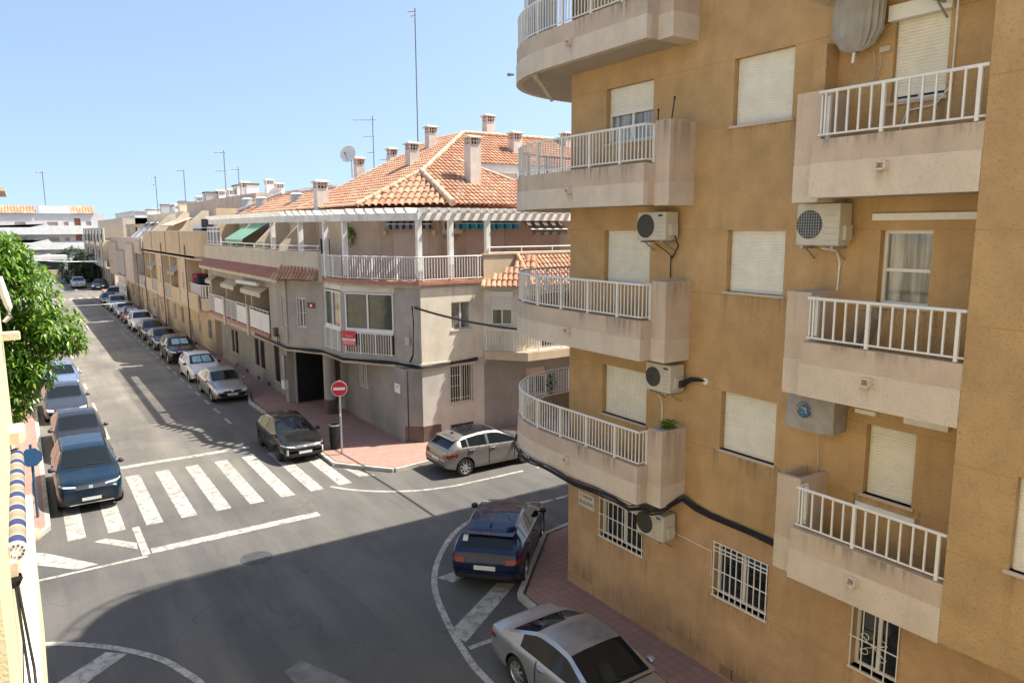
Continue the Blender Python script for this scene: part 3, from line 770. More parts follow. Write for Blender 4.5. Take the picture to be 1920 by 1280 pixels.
def chimney(parent, x, y, z0, z1, w=.42, m='yellowpl', roofed=True, label=None):
    mb = MB(); mb.box(x-w/2, x+w/2, y-w/2, y+w/2, z0, z1-.36)
    h = z1-.36
    for sx in (-1,1):
        for sy in (-1,1): mb.box(x+sx*(w/2-.03)-.03, x+sx*(w/2-.03)+.03, y+sy*(w/2-.03)-.03, y+sy*(w/2-.03)+.03, h, h+.24)
    for k in (-.07,.07):
        for s in (-1,1):
            mb.box(x+k-.02,x+k+.02,y+s*(w/2-.03)-.015,y+s*(w/2-.03)+.015,h,h+.24); mb.box(x+s*(w/2-.03)-.015,x+s*(w/2-.03)+.015,y+k-.02,y+k+.02,h,h+.24)
    for s in (-1,1):
        mb.box(x-w/2+.06,x+w/2-.06,y+s*(w/2-.03)-.012,y+s*(w/2-.03)+.012,h+.10,h+.14); mb.box(x+s*(w/2-.03)-.012,x+s*(w/2-.03)+.012,y-w/2+.06,y+w/2-.06,h+.10,h+.14)
    o = mb.build('chimney', K[m], parent, label=label)
    e = w/2+.08; zc = h+.24
    cap = MB(); cap.box(x-e,x+e,y-e,y+e,zc,zc+.035)
    cap.add([(x-e,y-e,zc+.035),(x+e,y-e,zc+.035),(x+e,y+e,zc+.035),(x-e,y+e,zc+.035),(x-e*.7,y,zc+.14),(x+e*.7,y,zc+.14)], [(0,1,5,4),(2,3,4,5),(1,2,5),(3,0,4)])
    cap.box(x-w/2+.08,x+w/2-.08,y-w/2+.08,y+w/2-.08,h-.01,h+.2,1)
    cap.build('chimney_cap', [K['stone'],K['dark']], parent) if roofed else None
    return o
def ac_unit(W, u0, u1, z0, z1, d, label, group='air conditioners on the mustard facade', grid=False, faces=True):
    t = thing('air_conditioner', W.p((u0+u1)/2, z0, d), label, 'air conditioner', group)
    mb = MB(); W.box(mb, u0, u1, z0, z1, .05, d); cas = mb.build('casing', K['ac'], t)
    bmod = cas.modifiers.new('bevel', 'BEVEL'); bmod.width = .012; bmod.segments = 2
    fl = (u1-u0)*.62; sgn = 1 if W.far_first else 0
    uc = (u1-fl/2) if sgn else (u0+fl/2); zc = (z0+z1)/2; r = min(fl/2,(z1-z0)/2)*.96
    mb = MB(); mb.lathe([(r,.001),(r,.012),(r*.96,.012),(r*.96,.004),(0,.004)], W.p(uc,zc,d), W.n, 28)
    mb.build('fan', K['dkgrille'], t)
    mb = MB()
    if grid:
        for i in range(11):
            q = -r+2*r*i/10; hh = math.sqrt(max(0,r*r-q*q))*1.02
            if hh > .02:
                mb.bar(W.p(uc+q,zc-hh,d+.018), W.p(uc+q,zc+hh,d+.018), .006); mb.bar(W.p(uc-hh,zc+q,d+.018), W.p(uc+hh,zc+q,d+.018), .006)
    else:
        for k in range(1,6): 
            rr = r*k/5.5; mb.tube([W.p(uc+rr*math.cos(a),zc+rr*math.sin(a),d+.014) for a in np.linspace(0,2*math.pi,25)], .003, 4)
    if mb.v: mb.build('fan_guard', K['steel'] if grid else K['dkgrille'], t)
    mb = MB(); ua, ub = (u0+.03, u1-fl-.03) if sgn else (u0+fl+.03, u1-.03)
    for k in range(5): W.box(mb, ua, ub, z0+.07+k*(z1-z0)*.15, z0+.075+k*(z1-z0)*.15, d, d+.003)
    mb.build('panel_grooves', K['groove'], t)
    W.box(mb2 := MB(), (ua+ub)/2-.05, (ua+ub)/2+.06, z1-.085, z1-.045, d, d+.004); mb2.build('badge', K['bluep'] if not grid else K['ac'], t)
    mb = MB()
    for u in (u0+.1, u1-.1):
        mb.bar(W.p(u,z0-.03,0), W.p(u,z0-.03,d+.0), .035); mb.bar(W.p(u,z0-.2,.01), W.p(u,z0-.04,d*.7), .02)
    W.box(mb, u0+.08, u1-.08, z0-.02, z0, .06, .1); mb.build('bracket', K['steel'], t)
    ue = u0 if sgn else u1; s = -1 if sgn else 1
    mb = MB(); W.box(mb, min(ue,ue+s*.05), max(ue,ue+s*.05), z0+.08, z0+.28, .1, d*.75); mb.build('valve_cover', K['ac'], t)
    return t
def cable(name, pts, r, label, cat='cable', m='cable', sag=0, group=None, n=4):
    """tube through points"""
    mb = MB(); P = [Vector(p) for p in pts]
    if sag:
        a, b = P; P = [a+(b-a)*t-Z3*sag*4*t*(1-t) for t in np.linspace(0,1,24)]
    mb.tube(P, r, 6); o = mb.build(name, K[m], None, 60); tag(o, label, cat, group); return o
def text_mesh(txt, size, m, W, u, z, d, parent, name='lettering', flip=False):
    cu = bpy.data.curves.new(name, 'FONT'); cu.body = txt; cu.size = size; cu.align_x = 'CENTER'; cu.align_y = 'CENTER'; cu.extrude = .002
    t = bpy.data.objects.new('t', cu); C.objects.link(t); dg = bpy.context.evaluated_depsgraph_get()
    me = bpy.data.meshes.new_from_object(t.evaluated_get(dg)); bpy.data.objects.remove(t)
    right = Z3.cross(W.n)
    mm = Matrix((right, Z3, W.n)).transposed().to_4x4(); mm.translation = W.p(u,z,d)
    me.transform(mm); me.materials.clear(); me.materials.append(K[m]); me.name = name
    o = bpy.data.objects.new(name, me); C.objects.link(o)
    if parent: o.parent = parent; o.matrix_parent_inverse = wm(parent).inverted()
    return o

# ------------------------------------------------------------ ground, roads, pavements
g = MB(); g.add([(-900,-600,-.25),(900,-600,-.25),(900,1600,-.25),(-900,1600,-.25)], [(0,1,2,3)]); struct(g, 'ground', mat('bare_ground', (.20,.17,.13), .95, .2, .05))
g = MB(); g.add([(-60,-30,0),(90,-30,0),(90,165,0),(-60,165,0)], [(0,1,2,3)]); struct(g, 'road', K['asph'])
def pavement(name, poly, zt=.12):
    mb = MB(); mb.prism(poly, -.1, zt-.004); struct(mb, name, K['walk'])
def kerb(path, name='kerb'):
    mb = MB(); P = [Vector(p) for p in path]; k = 0
    for a, b in zip(P, P[1:]):
        d = (b-a).normalized(); L = (b-a).length; n = max(1, int(L/.9)); nn = Vector((-d.y,d.x))
        if L > 40: n = int(L/2)
        for i in range(n):
            k += 1
            c = a+d*(L*(i+.5)/n); mb.obox((c.x+nn.x*.055, c.y+nn.y*.055, .02), (d.x,d.y,0), (nn.x,nn.y,0), Z3, L/n/2-.006, .06, .10+.002*((k*7)%3))
    struct(mb, name, K['kerb'])
left_walk = [(.02,140),(.02,22.6),(-.25,22.15),(-.8,21.95),(-12,21.95),(-12,140)]
pavement('sidewalk', left_walk); kerb([(-12,21.9),(-.8,21.9),(-.2,22.1),(.07,22.6),(.07,105)])
bw = [(8.80,140),(8.80,36),(8.50,34.5),(8.45,26.5),(8.45,23.5),(9.80,21.80),(11.2,21.95),(60,21.95),(60,60),(30,60),(30,140)]
pavement('sidewalk', bw); kerb([(60,21.9),(11.2,21.9),(9.78,21.74),(8.4,23.45),(8.4,34.5),(8.74,36),(8.74,98)])
rw = [(8.72,-14),(8.72,10.4),(8.50,11.6),(8.55,12.3),(9.5,13.25),(10.85,14.55),(12.0,14.75),(60,14.75),(60,-14)]
pavement('sidewalk', rw); kerb([(8.67,-14),(8.67,10.4),(8.44,11.6),(8.5,12.36),(9.46,13.3),(10.82,14.62),(12.0,14.81),(60,14.81)])
nw = [(-.9,-14),(-.9,12.6),(-1.8,13.6),(-12,13.6),(-12,-14)]
pavement('sidewalk', nw); kerb([(-12,13.66),(-1.8,13.66),(-.85,12.65),(-.85,-14)])

_mk = [0]
def mark(name, polys, z=.004):
    mb = MB(); _mk[0] += 1; z = z+_mk[0]*.0004
    for p in polys: mb.add([(x,y,z) for x,y in p], [tuple(range(len(p)))] if sum(p[i][0]*p[(i+1)%len(p)][1]-p[(i+1)%len(p)][0]*p[i][1] for i in range(len(p))) > 0 else [tuple(range(len(p)))[::-1]])
    return struct(mb, name, K['paint'])
def rect(x0,x1,y0,y1): return [(x0,y0),(x1,y0),(x1,y1),(x0,y1)]
mark('zebra_crossing', [rect(x, x+.42, 21.45, 26.25) for x in (.40,1.33,2.26,3.15,4.08,5.02,5.95,6.85)] + [rect(7.78,8.2,21.5,25.6), [(8.62,21.95),(9.1,21.75),(8.8,22.55),(8.5,23.0)]])
mark('road_marking', [rect(2.2,6.5,27.22,27.52)])                    # stop line before the zebra
mark('road_marking', [rect(2.12,6.45,19.42,19.76)])                  # give-way band after the zebra
mark('road_marking', [rect(1.90,2.08,19.42,21.5), rect(-.7,2.0,19.26,19.38), [(.95,19.5),(.5,19.45),(-.9,20.9),(-.5,21.3),(-.1,20.95)], [(1.85,19.9),(1.88,20.35),(1.25,21.1),(.95,21.05)]])
mark('parking_line', [rect(6.68,6.79,y,y+1.05) for y in np.arange(31.2,98,2.1)])
mark('parking_line', [rect(2.2,2.33,y,y+1.9) for y in np.arange(31.5,98,5.4)])
def ribbon(pts, w):
    P = [Vector(p) for p in pts]; out = []; L = []; Rr = []
    for i, p in enumerate(P):
        d = (P[min(i+1,len(P)-1)]-P[max(i-1,0)]).normalized(); n = Vector((-d.y,d.x))*w/2; L.append(p+n); Rr.append(p-n)
    return [[tuple(Rr[i]),tuple(Rr[i+1]),tuple(L[i+1]),tuple(L[i])] for i in range(len(P)-1)]
def crs(pts, n=8):
    P = [Vector(p) for p in pts]; P = [P[0]*2-P[1]]+P+[P[-1]*2-P[-2]]; out = []
    for i in range(1, len(P)-2):
        for k in range(n):
            t = k/n; a, b, c, d = P[i-1:i+3]
            out.append(.5*((2*b)+(c-a)*t+(2*a-5*b+4*c-d)*t*t+(3*b-a-3*c+d)*t**3))
    out.append(P[-2]); return out
mark('parking_line', ribbon(crs([(10.6,16.95),(9.95,16.8),(8.93,16.2),(7.86,15.06),(7.16,13.92),(6.74,12.7),(6.42,11.32),(6.30,10.1),(6.30,6)]), .14))
mark('parking_line', ribbon(crs([(7.5,21.55),(7.9,20.95),(8.5,20.35),(9.5,19.72),(10.6,19.42),(11.7,19.36),(13.35,19.36)]), .13) + [rect(13.9,16.2,19.3,19.42), rect(17.5,19.8,19.3,19.42)])
mark('parking_line', ribbon(crs([(-1.2,16.25),(-.46,16.22),(.15,15.87),(.91,15.17),(1.54,14.32),(1.87,13.54),(2.05,12.9),(2.15,11.5),(2.2,6)]), .14))
mark('road_marking', [[(8.75,13.0),(8.40,13.25),(6.50,12.05),(6.60,11.55)], [(7.40,14.25),(7.58,13.85),(8.5,14.05),(8.4,14.35)], [(.72,15.15),(1.05,14.85),(.05,14.0),(-.35,14.35)]])
mark('road_marking', [rect(6.55,7.6,11.28,11.40), rect(11.9,12.6,16.63,16.76), rect(12.7,13.6,16.63,16.76), rect(15.2,17,16.63,16.76), rect(18.5,20.3,16.63,16.76)])
mark('road_marking', [rect(4.5+.9*k,4.95+.9*k,98.5,101.5) for k in range(-5,5)])
fm = mark('road_marking', [[(3.35,12.6),(3.75,12.75),(4.45,11.2),(4.2,10.4),(3.7,10.4)]], z=.0045); fm.data.materials[0] = mat('pale_road_patch', (.15,.145,.135), .9, .3, 3, speck=.5)  # pale speckled patch lying on the asphalt, duller than the other marks
mb = MB(); mb.lathe([(0,.006),(.30,.006),(.30,.004),(.33,.004),(.33,.007),(.38,.007),(.38,.0)], (4.21,17.7,0), n=32)
for k in range(-4,5): mb.box(4.21-.26, 4.21+.26, 17.7+k*.06-.012, 17.7+k*.06+.012, .006, .011)
tag(mb.build('manhole_cover', mat('cast_iron', (.06,.06,.06), .7, .2, 8), None, 30), 'round iron manhole cover in the shaded road', 'manhole cover')
mb = MB(); mb.box(10.35,10.85,7.6,8.0,.113,.124)
tag(mb.build('access_cover', K['plinth']), 'square metal access cover in the red sidewalk by the mustard building', 'access cover')
# dark oil / patch marks
for (cx, cy, r) in () and ((7.55,12.95,.42),(7.75,11.75,.16),(7.9,12.6,.28),(7.4,12.5,.2)):
    mb = MB(); rnd = random.Random(4); pts = [(cx+r*(1+.35*rnd.uniform(-1,1))*math.cos(t)*1.0, cy+r*.6*(1+.35*rnd.uniform(-1,1))*math.sin(t)) for t in np.linspace(0,2*math.pi,14)[:-1]]
    mb.add([(x,y,.005) for x,y in pts], [tuple(range(len(pts)))])


# ------------------------------------------------------------ the mustard apartment building (right)
XB, XF = 9.71, 8.85           # window wall plane, balcony / projecting block plane
H = 16.9
apt = thing('apartment_building', (14, 4, 0), 'mustard rendered apartment block with cream shutters and balconies on the right', 'building')
Wm = Wall((XB,12.3), (XB,3.98), (-1,0)); Wm.far_first = False
def U(y): return 12.3-y
fl = [0, 2.69, 5.38, 8.07, 10.76, 13.45]
colA, colB, colC = (11.21,9.93), (8.14,7.04), (5.55,4.86)
holes = []
for k in range(5):
    zh = [2.55,5.26,7.95,10.63,13.32][k]; zs = [1.60,4.25,6.95,9.60,12.3][k]
    for c in (colA, colB, colC): holes.append((U(c[0]), U(c[1]), zs, zh))
mb = MB(); Wm.wall(mb, 0, H, holes, .16, 1, bands=((3.02,0),(99,1)))
wn = Wall((XB,12.3), (32,12.3), (0,1)); wn.wall(mb, 0, H, [(4,5.2,z+1,z+2.3) for z in fl[1:]], .1, 1)
mb.add([(XB,12.3,H),(32,12.3,H),(32,-12,H),(XB,-12,H)], [(0,1,2,3)], 1)
we = Wall((32,12.3),(32,-12),(1,0)); we.wall(mb, 0, H, (), .1, 1)
ws_ = Wall((XB,-12),(32,-12),(0,-1)); ws_.wall(mb, 0, H, (), .1, 1)
Wg = Wall((XB,3.98),(XB,-12),(-1,0)); Wg.wall(mb, 0, 3.02, [(1.6,2.3,1.6,2.55)], .16, 0)
mb.add([(XB,3.98,3.02),(XB,3.98,H),(XB,-12,H),(XB,-12,3.02)],[(0,1,2,3)],1)
mb.build('wall', [K['mustard_lo'], K['mustard']], apt)
# projecting block on the right
Wb = Wall((XF,3.98), (XF,-8), (-1,0)); Wb.far_first = False
mb = MB(); bh = [(.66,1.75,zs,zh) for zs, zh in ((4.22,5.30),(6.92,7.99),(9.62,10.67),(12.3,13.35))]
Wb.wall(mb, 3.02, H+.0, bh, .16)
Wbs = Wall((XF,3.98),(XB-.002,3.98),(0,1)); Wbs.wall(mb, 3.02, H, (), .1)
mb.add([(XF,3.98,3.02),(XB,3.98,3.02),(XB,-8,3.02),(XF,-8,3.02)], [(0,1,2,3)]); mb.add([(XF,3.98,H),(XF,-8,H),(XB,-8,H),(XB,3.98,H)], [(0,1,2,3)])
mb.build('projecting_block', K['mustard'], apt)
for h in bh: window(Wb, apt, *h, closed=1.0)
# horizontal joints in the render
joint_mb = MB()
for z in (9.60,10.63,6.89,7.96,5.27,4.2,1.62,12.3,13.32):
    mb = joint_mb
    Wm.box(mb, 0.0, U(11.25), z-.007, z+.007, -.01, .003)
    Wm.box(mb, U(9.9), U(8.18), z-.007, z+.007, -.01, .003); Wm.box(mb, U(7.0), U(6.5) if z > 3 else U(5.6), z-.007, z+.007, -.01, .003)
    if z > 3: Wb.box(mb, 0, .64, z-.007, z+.007, -.01, .003); Wm.box(mb, U(4.82), U(3.99), z-.007, z+.007, -.01, .003); Wm.box(mb, U(6.32), U(5.6), z-.007, z+.007, -.01, .003)
tag(joint_mb.build('render_joint', K['groove'], apt), kind='stuff')
# windows
cl = {(0,0):.18,(0,1):.0,(0,2):0,(3,0):.58,(2,2):0}
for k in range(5):
    zh = [2.55,5.26,7.95,10.63,13.32][k]; zs = [1.60,4.25,6.95,9.60,12.3][k]
    for j, c in enumerate((colA, colB, colC)):
        if k == 0:
            g_ = 9 if j < 2 else 4
            window(Wm, apt, U(c[0]), U(c[1]), zs, zh, closed=.22 if j == 0 else 0.0, gm='glass', grille=g_, gfine=(j < 2), depth=.16)
        elif k == 2 and j == 2: window(Wm, apt, U(c[0]), U(c[1]), zs, zh, closed=0, gm='glassc', mull=(), trans=(7.42,), depth=.16)
        elif k == 3 and j == 0: window(Wm, apt, U(c[0]), U(c[1]), zs, zh, closed=.5, gm='glassc', depth=.16)
        elif k == 3 and j == 2: window(Wm, apt, U(c[0]), U(c[1]), zs, zh, closed=.93, depth=.12, box=True)
        else: window(Wm, apt, U(c[0]), U(c[1]), zs, zh, closed=1.0, depth=.16)
rs_ = random.Random(12)
for k in range(5):
    zs = [1.60,4.25,6.95,9.60,12.3][k]
    for c in (colA, colB, colC):
        if c is colA and k: continue
        for e_ in (c[0]+.03, c[1]-.03): stain(Wm, U(e_)-.12, U(e_)+.12, zs-rs_.uniform(.5,1.1), zs-.03, apt)
        stain(Wm, U(c[0])+.2, U(c[1])-.2, zs-rs_.uniform(.25,.6), zs-.04, apt, .0045)
for (y0, y1, z0, z1) in ((12.2,11.3,.3,1.2),(11.0,9.6,.3,.9),(9.5,8.0,.3,1.1),(7.9,6.8,.3,.8),(6.6,5.0,.3,1.0)):
    # splash dirt rising from the pavement
    stain(Wm, U(y0), U(y1), z1, z0+.07, apt, .005)
stain(Wb, .62, 1.0, 3.5, 4.2, apt); stain(Wb, .62, 1.0, 6.1, 6.9, apt)
# scrolls of the ornate ground grille
mb = MB(); uc, zc = U(5.2), 2.05
for sx in (-1,1):
    for sz in (-1,1):
        pts = []
        for t in np.linspace(0, 1.9*math.pi, 22):
            r = .075*(1-t/7.5); pts.append(Wm.p(uc+sx*(.12+r*math.cos(t)), zc+sz*(.10+r*math.sin(t)), .045))
        mb.tube(pts, .005, 5); mb.tube([Wm.p(uc,zc,.045), Wm.p(uc+sx*.1,zc+sz*.05,.045), Wm.p(uc+sx*.19,zc+sz*.12,.045)], .005, 5)
mb.build('grille_scrollwork', K['white'], apt)
mb = MB(); Wm.box(mb, U(7.95), U(7.3), .17, .36, -.01, .012)
for i in range(5): Wm.box(mb, U(7.93), U(7.32), .19+i*.034, .2+i*.034, .012, .02, 1)
mb.build('vent_grille', [K['dark'], K['plinth']], apt)
mb = MB()
for i, y in enumerate(np.arange(12.3, 3.2, -.93)): Wm.box(mb, U(y), U(y)+.90, .12, .36, -.01, .014)
mb.build('plinth_slabs', mat('plinth_slab', (.45,.28,.15), .9, .18, 1.5, .3, 50, streak=.3), apt)
mb = MB(); Wm.box(mb, U(5.62), U(4.78), 4.03, 4.12, 0, .05); mb.build('sill_board', K['white'], apt)
# balconies
def sarc(cx, cy, r, a0, a1, n, e=2.4):
    out = []
    for i in range(n+1):
        a = R(a0+(a1-a0)*i/n); c, s = math.cos(a), math.sin(a); q = (abs(c)**e+abs(s)**e)**(-1/e); out.append((cx+r*q*c, cy+r*q*s))
    return out
curve = sarc(11.95, 11.8, 3.1, 180, 90, 26)
for k, zb in enumerate((3.06,5.69,8.38,11.07,13.76)):
    par = zb+.70; bal = MB(); inner = [(XF,9.24)]+curve+[(24,14.9)]
    fp = [(XF,9.24)]+curve+[(24,14.9),(24,12.29),(XB-.01,12.29),(XB-.01,9.24)]
    cx_, rr_ = (11.95, 3.1) if k < 4 else (11.33, 2.48)  # unseen top balcony curves tighter, shaped to place its shadow edge on the road
    curve = sarc(cx_, 11.8, rr_, 180, 90, 26); ye = 11.8+rr_
    ci = sarc(cx_, 11.8, rr_-.03, 180, 90, 26)
    fp = [(XF+.03,9.27)]+ci+[(24,ye-.03),(24,12.29),(XB-.01,12.29),(XB-.01,9.27)]
    bal.prism(fp, zb+.004, zb+.18, 2)
    # lower pebbledash face + slightly set back upper parapet
    pth = ([(XF,9.245)]+curve+[(24,ye)])[::-1]
    rev = [(x,y) for x,y in pth]
    offset_wall(bal, rev, .14, zb-.002, zb+.38, 1)
    ins = [(x+.012 if x < 11 else x, y-.0) for x,y in rev]
    c2 = sarc(cx_,11.8,rr_-.012,180,90,26); ins = ([(XF+.012,9.25)]+c2+[(24,ye-.012)])[::-1]
    offset_wall(bal, ins, .12, zb+.38, par, 0)
    bal.box(XF+.10, 9.12, 9.24, 9.36, zb+.001, par-.005, 0)
    b = bal.build('balcony', [K['balc'], K['balc_lo'], K['soffit']], apt)
    # pier at the near end
    mb = MB(); mb.box(9.10, XB+.01, 8.90, 9.25, zb-.01, zb+.38, 1); mb.box(9.105, XB+.01, 8.905, 9.245, zb+.38, zb+1.39, 0)
    mb.box(9.15, 9.66, 8.95, 9.20, zb+1.391, zb+1.395, 2); mb.build('pier', [K['balc'], K['balc_lo'], K['soffit']], b)
    rc = sarc(cx_,11.8,rr_-.05,180,90,26)
    if k < 5: railing([(9.10,9.27),(XF+.05,9.27)]+rc+[(22,ye-.05)], par+.03, zb+1.33, b, step=.092)
    Ws = Wall((XF,12),(XF,9),(-1,0)); spout(Ws, 12-11.25, zb+.31, b); rk = random.Random(k)
    for q in range(5):
        y_ = rk.uniform(9.5,11.3); w_ = rk.uniform(.1,.35); stain(Ws, 12-y_-w_, 12-y_+w_, par-rk.uniform(.2,.6), par-.002, b, -.0085)
    stain(Ws, .63, .87, zb+.02, zb+.27, b)
    Wp = Wall((9.10,9.24),(9.10,8.90),(-1,0)); stain(Wp, .0, .34, zb+.7, zb+1.38, b, -.0015)
    Wp = Wall((9.12,8.90),(XB,8.90),(0,-1)); stain(Wp, .0, .5, zb+.5, zb+1.38, b, -.0015)
    # balcony C
    zc = (3.0,5.69,8.38,11.07,13.76)[k]
    bal = MB(); bal.box(XF+.02, XB-.01, 3.995, 6.09, zc+.004, zc+.16, 2)
    bal.box(XF-.002, XF+.13, 3.985, 6.1, zc-.002, zc+.45, 1); bal.box(XF+.012, XF+.12, 3.985, 6.09, zc+.45, zc+.75, 0)
    bal.box(XF+.13, 9.12, 5.98, 6.095, zc+.16, zc+.75, 0)
    b = bal.build('balcony', [K['balc'], K['balc_lo'], K['soffit']], apt)
    mb = MB(); x0 = 9.06; zt_ = zc+1.41
    mb.box(x0, XB+.01, 6.10, 6.50, zc-.05, zc+.45, 1)
    mb.box(x0+.004, XB+.01, 6.104, 6.16, zc+.45, zt_); mb.box(x0+.004, XB+.01, 6.44, 6.496, zc+.45, zt_); mb.box(x0+.004, x0+.07, 6.16, 6.44, zc+.45, zt_)
    mb.box(x0+.07, XB+.01, 6.16, 6.44, zc+.45, zt_-(.12 if k < 1 else .002), 2)
    mb.build('planter_pier', [K['balc'], K['balc_lo'], K['soffit']], b)
    railing([(9.12,6.04),(XF+.05,6.04),(XF+.05,4.0)], zc+.78, zc+1.35, b, step=.155, bar=.022, postev=7)
    Wc = Wall((XF,6.1),(XF,3.98),(-1,0)); spout(Wc, 6.1-5.09, zc+.34, b)
    stain(Wc, .88, 1.14, zc+.02, zc+.30, b, .0055)
    for q in range(4):
        y_ = rk.uniform(.3,1.8); w_ = rk.uniform(.1,.35); stain(Wc, y_-w_, y_+w_, zc+.75-rk.uniform(.15,.28), zc+.748, b, -.0085)
mb = MB(); mb.prism([(9.4,14.0)]+arc(11.95,11.8,2.6,150,90,8)+[(24,14.4),(24,12.2),(9.9,12.2)], 16.3, 16.6); mb.build('roof_canopy', K['soffit'], apt) if False else None
mb = MB(); mb.box(9.42, XB, 6.33, 6.52, 8.38+1.36, 10.47); mb.build('screen_fin', K['mustard'], apt)
# ground floor pipe / conduit bits
mb = MB(); mb.tube([Wm.p(U(9.35),2.40,.02), Wm.p(U(8.2),2.36,.02), Wm.p(U(8.2),1.9,.02)], .008, 5); mb.build('conduit', K['white'], apt)
mb = MB(); Wm.box(mb, U(5.66), U(3.99), 8.08, 8.17, 0, .05); mb.build('pipe_trunking', K['white'], apt)
mb = MB(); Wm.box(mb, U(5.72), U(5.42), 5.40, 5.46, 0, .05); mb.build('pipe_trunking', K['white'], apt)
mb = MB(); Wm.box(mb, U(5.02), U(4.45), 5.40, 5.50, 0, .06); mb.build('pipe_trunking', K['white'], apt)
mb = MB(); mb.tube([Wm.p(U(4.14),z,.05+.012*math.sin(z*5)) for z in np.linspace(3.3,5.6,24)], .022, 6); mb.tube([Wm.p(U(4.22),z,.05+.01*math.cos(z*6)) for z in np.linspace(3.3,5.6,24)], .015, 6)
mb.build('service_pipes', K['stone'], apt)

# ------------------------------------------------------------ things fixed to the mustard building
ac_unit(Wm, U(9.90), U(9.20), 7.78, 8.27, .36, 'beige air conditioner with dark round fan above the closed second-row shutter, under the curved balcony')
ac_unit(Wm, U(9.55), U(8.95), 5.10, 5.60, .40, 'air conditioner tucked under the curved balcony pier with black hoses running into a hole')
ac_unit(Wm, U(9.75), U(9.05), 2.28, 2.78, .36, 'air conditioner beside the barred ground floor window under the black cable bundle')
ac_unit(Wm, U(6.62), U(5.95), 7.74, 8.32, .34, 'air conditioner with square wire fan guard between two right-hand balconies', grid=True)
t = ac_unit(Wm, U(5.0), U(4.2), 10.72, 11.25, .40, 'air conditioner cut off by the top edge above the white boxed shutter')
# covered unit with a blue round emblem
t = thing('covered_air_conditioner', Wm.p(U(6.2),5.0,.2), 'air conditioner under grey cover with blue globe emblem', 'air conditioner')
mb = MB(); nx, nz = 14, 10; V_ = []
y0, y1, za, zb_ = U(6.62), U(5.85), 5.08, 5.62
def cov(u, v, side): # side 0 front
    sagz = .04*math.sin(u*math.pi*3)*(1-v); return sagz
for j in range(nz+1):
    for i in range(nx+1):
        u, v = i/nx, j/nz
        uu = y0+(y1-y0)*u; zz = za+(zb_-za)*v+ (-.03*math.sin(u*math.pi) if j == 0 else 0)
        d = .36+.012*math.sin(u*17+v*6)*(1-v)+.01*math.sin((u+v)*12); 
        if i in (0, nx): d -= .02
        V_.append(Wm.p(uu, zz, d))
fs = [(j*(nx+1)+i, j*(nx+1)+i+1, (j+1)*(nx+1)+i+1, (j+1)*(nx+1)+i) for j in range(nz) for i in range(nx)]
mb.add(V_, fs)
def edge_strip(idx):
    a = [V_[i] for i in idx]; b = [Vector((XB-.03, p.y, p.z)) for p in a]; n = len(a)
    mb.add(a+b, [(i,i+1,n+i+1,n+i) for i in range(n-1)])
edge_strip([i for i in range(nx+1)]); edge_strip([nz*(nx+1)+i for i in range(nx+1)]); edge_strip([j*(nx+1) for j in range(nz+1)]); edge_strip([j*(nx+1)+nx for j in range(nz+1)])
mb.build('cover', K['greyfab'], t, 60)
mb = MB(); c = Wm.p(U(6.30), 5.36, .385)
mb.lathe([(.085,0),(0,0)], c, Wm.n, 24); mb.build('emblem', mat('emblem_blue', (.03,.14,.32), .7, .2, 20), t)
mb = MB(); mb.tube([c+Vector((0, -.105*math.cos(a), .105*math.sin(a))) + Wm.n*.002 for a in np.linspace(R(190),R(350),14)], .009, 4)
mb.build('emblem_ring', K['bluep'], t)
mb = MB()
for (dy, dz, r) in ((.03,.035,.022),(-.02,.02,.03),(-.035,-.03,.018),(.035,-.04,.014)): mb.lathe([(r,.004),(0,.004)], c+Vector((0,dy,dz)), Wm.n, 7)
mb.build('emblem_land', K['greyfab'], t)
mb = MB()
for a in np.linspace(R(20), R(160), 11):
    d = Vector((0, -math.cos(a), math.sin(a))); mb.bar(c+d*.105+Wm.n*.003, c+d*.13+Wm.n*.003, .010, .004)
mb.build('emblem_lettering', K['dark'], t)
mb = MB(); mb.tube([Wm.p(U(6.25),5.06,.12), Wm.p(U(6.25),4.6,.04), Wm.p(U(6.26),4.30,.03)], .010, 6)
tag(mb.build('drain_pipe', K['stone']), 'thin drain pipe dropping from the covered air conditioner to the planter', 'pipe')
mb = MB(); mb.tube([Wm.p(U(6.3),7.70,.2), Wm.p(U(6.12),7.66,.1), Wm.p(U(6.1),7.5,.04), Wm.p(U(6.12),7.05,.03)], .013, 6)
tag(mb.build('drain_pipe', K['white']), 'white drain hose curving down from the air conditioner with wire guard', 'pipe')
mb = MB(); mb.tube([Wm.p(U(9.45),5.05,.2), Wm.p(U(9.46),4.8,.06), Wm.p(U(9.46),4.4,.05)], .010, 6)
tag(mb.build('drain_pipe', K['white']), 'white drain pipe from the lower air conditioner into the planted pier', 'pipe')
mb = MB()
for k in range(4): mb.tube([Wm.p(U(8.97),5.2+k*.03,.25), Wm.p(U(8.85),5.22+k*.035,.2), Wm.p(U(8.72),5.34+k*.02,.12), Wm.p(U(8.6),5.36+k*.01,.04), Wm.p(U(8.5),5.36,.0)], .016, 6)
mb.lathe([(.06,.0),(.06,.012),(0,.014)], Wm.p(U(8.5),5.36,0), Wm.n, 10, 1)
tag(mb.build('refrigerant_hoses', [K['cable'], K['white']]), 'bundle of black insulated hoses entering the wall at a white patch', 'hose')
mb = MB(); mb.tube([Wm.p(U(9.55),7.72,.25), Wm.p(U(9.42),7.58,.1), Wm.p(U(9.36),7.5,.04), Wm.p(U(9.37),7.1,.03)], .011, 6); mb.tube([Wm.p(U(9.17),7.95,.2), Wm.p(U(9.15),7.68,.08), Wm.p(U(9.28),7.52,.05), Wm.p(U(9.36),7.44,.04)], .014, 6)
tag(mb.build('refrigerant_hoses', K['cable']), 'dark hoses joining in a Y below the air conditioner with blue badge', 'hose')
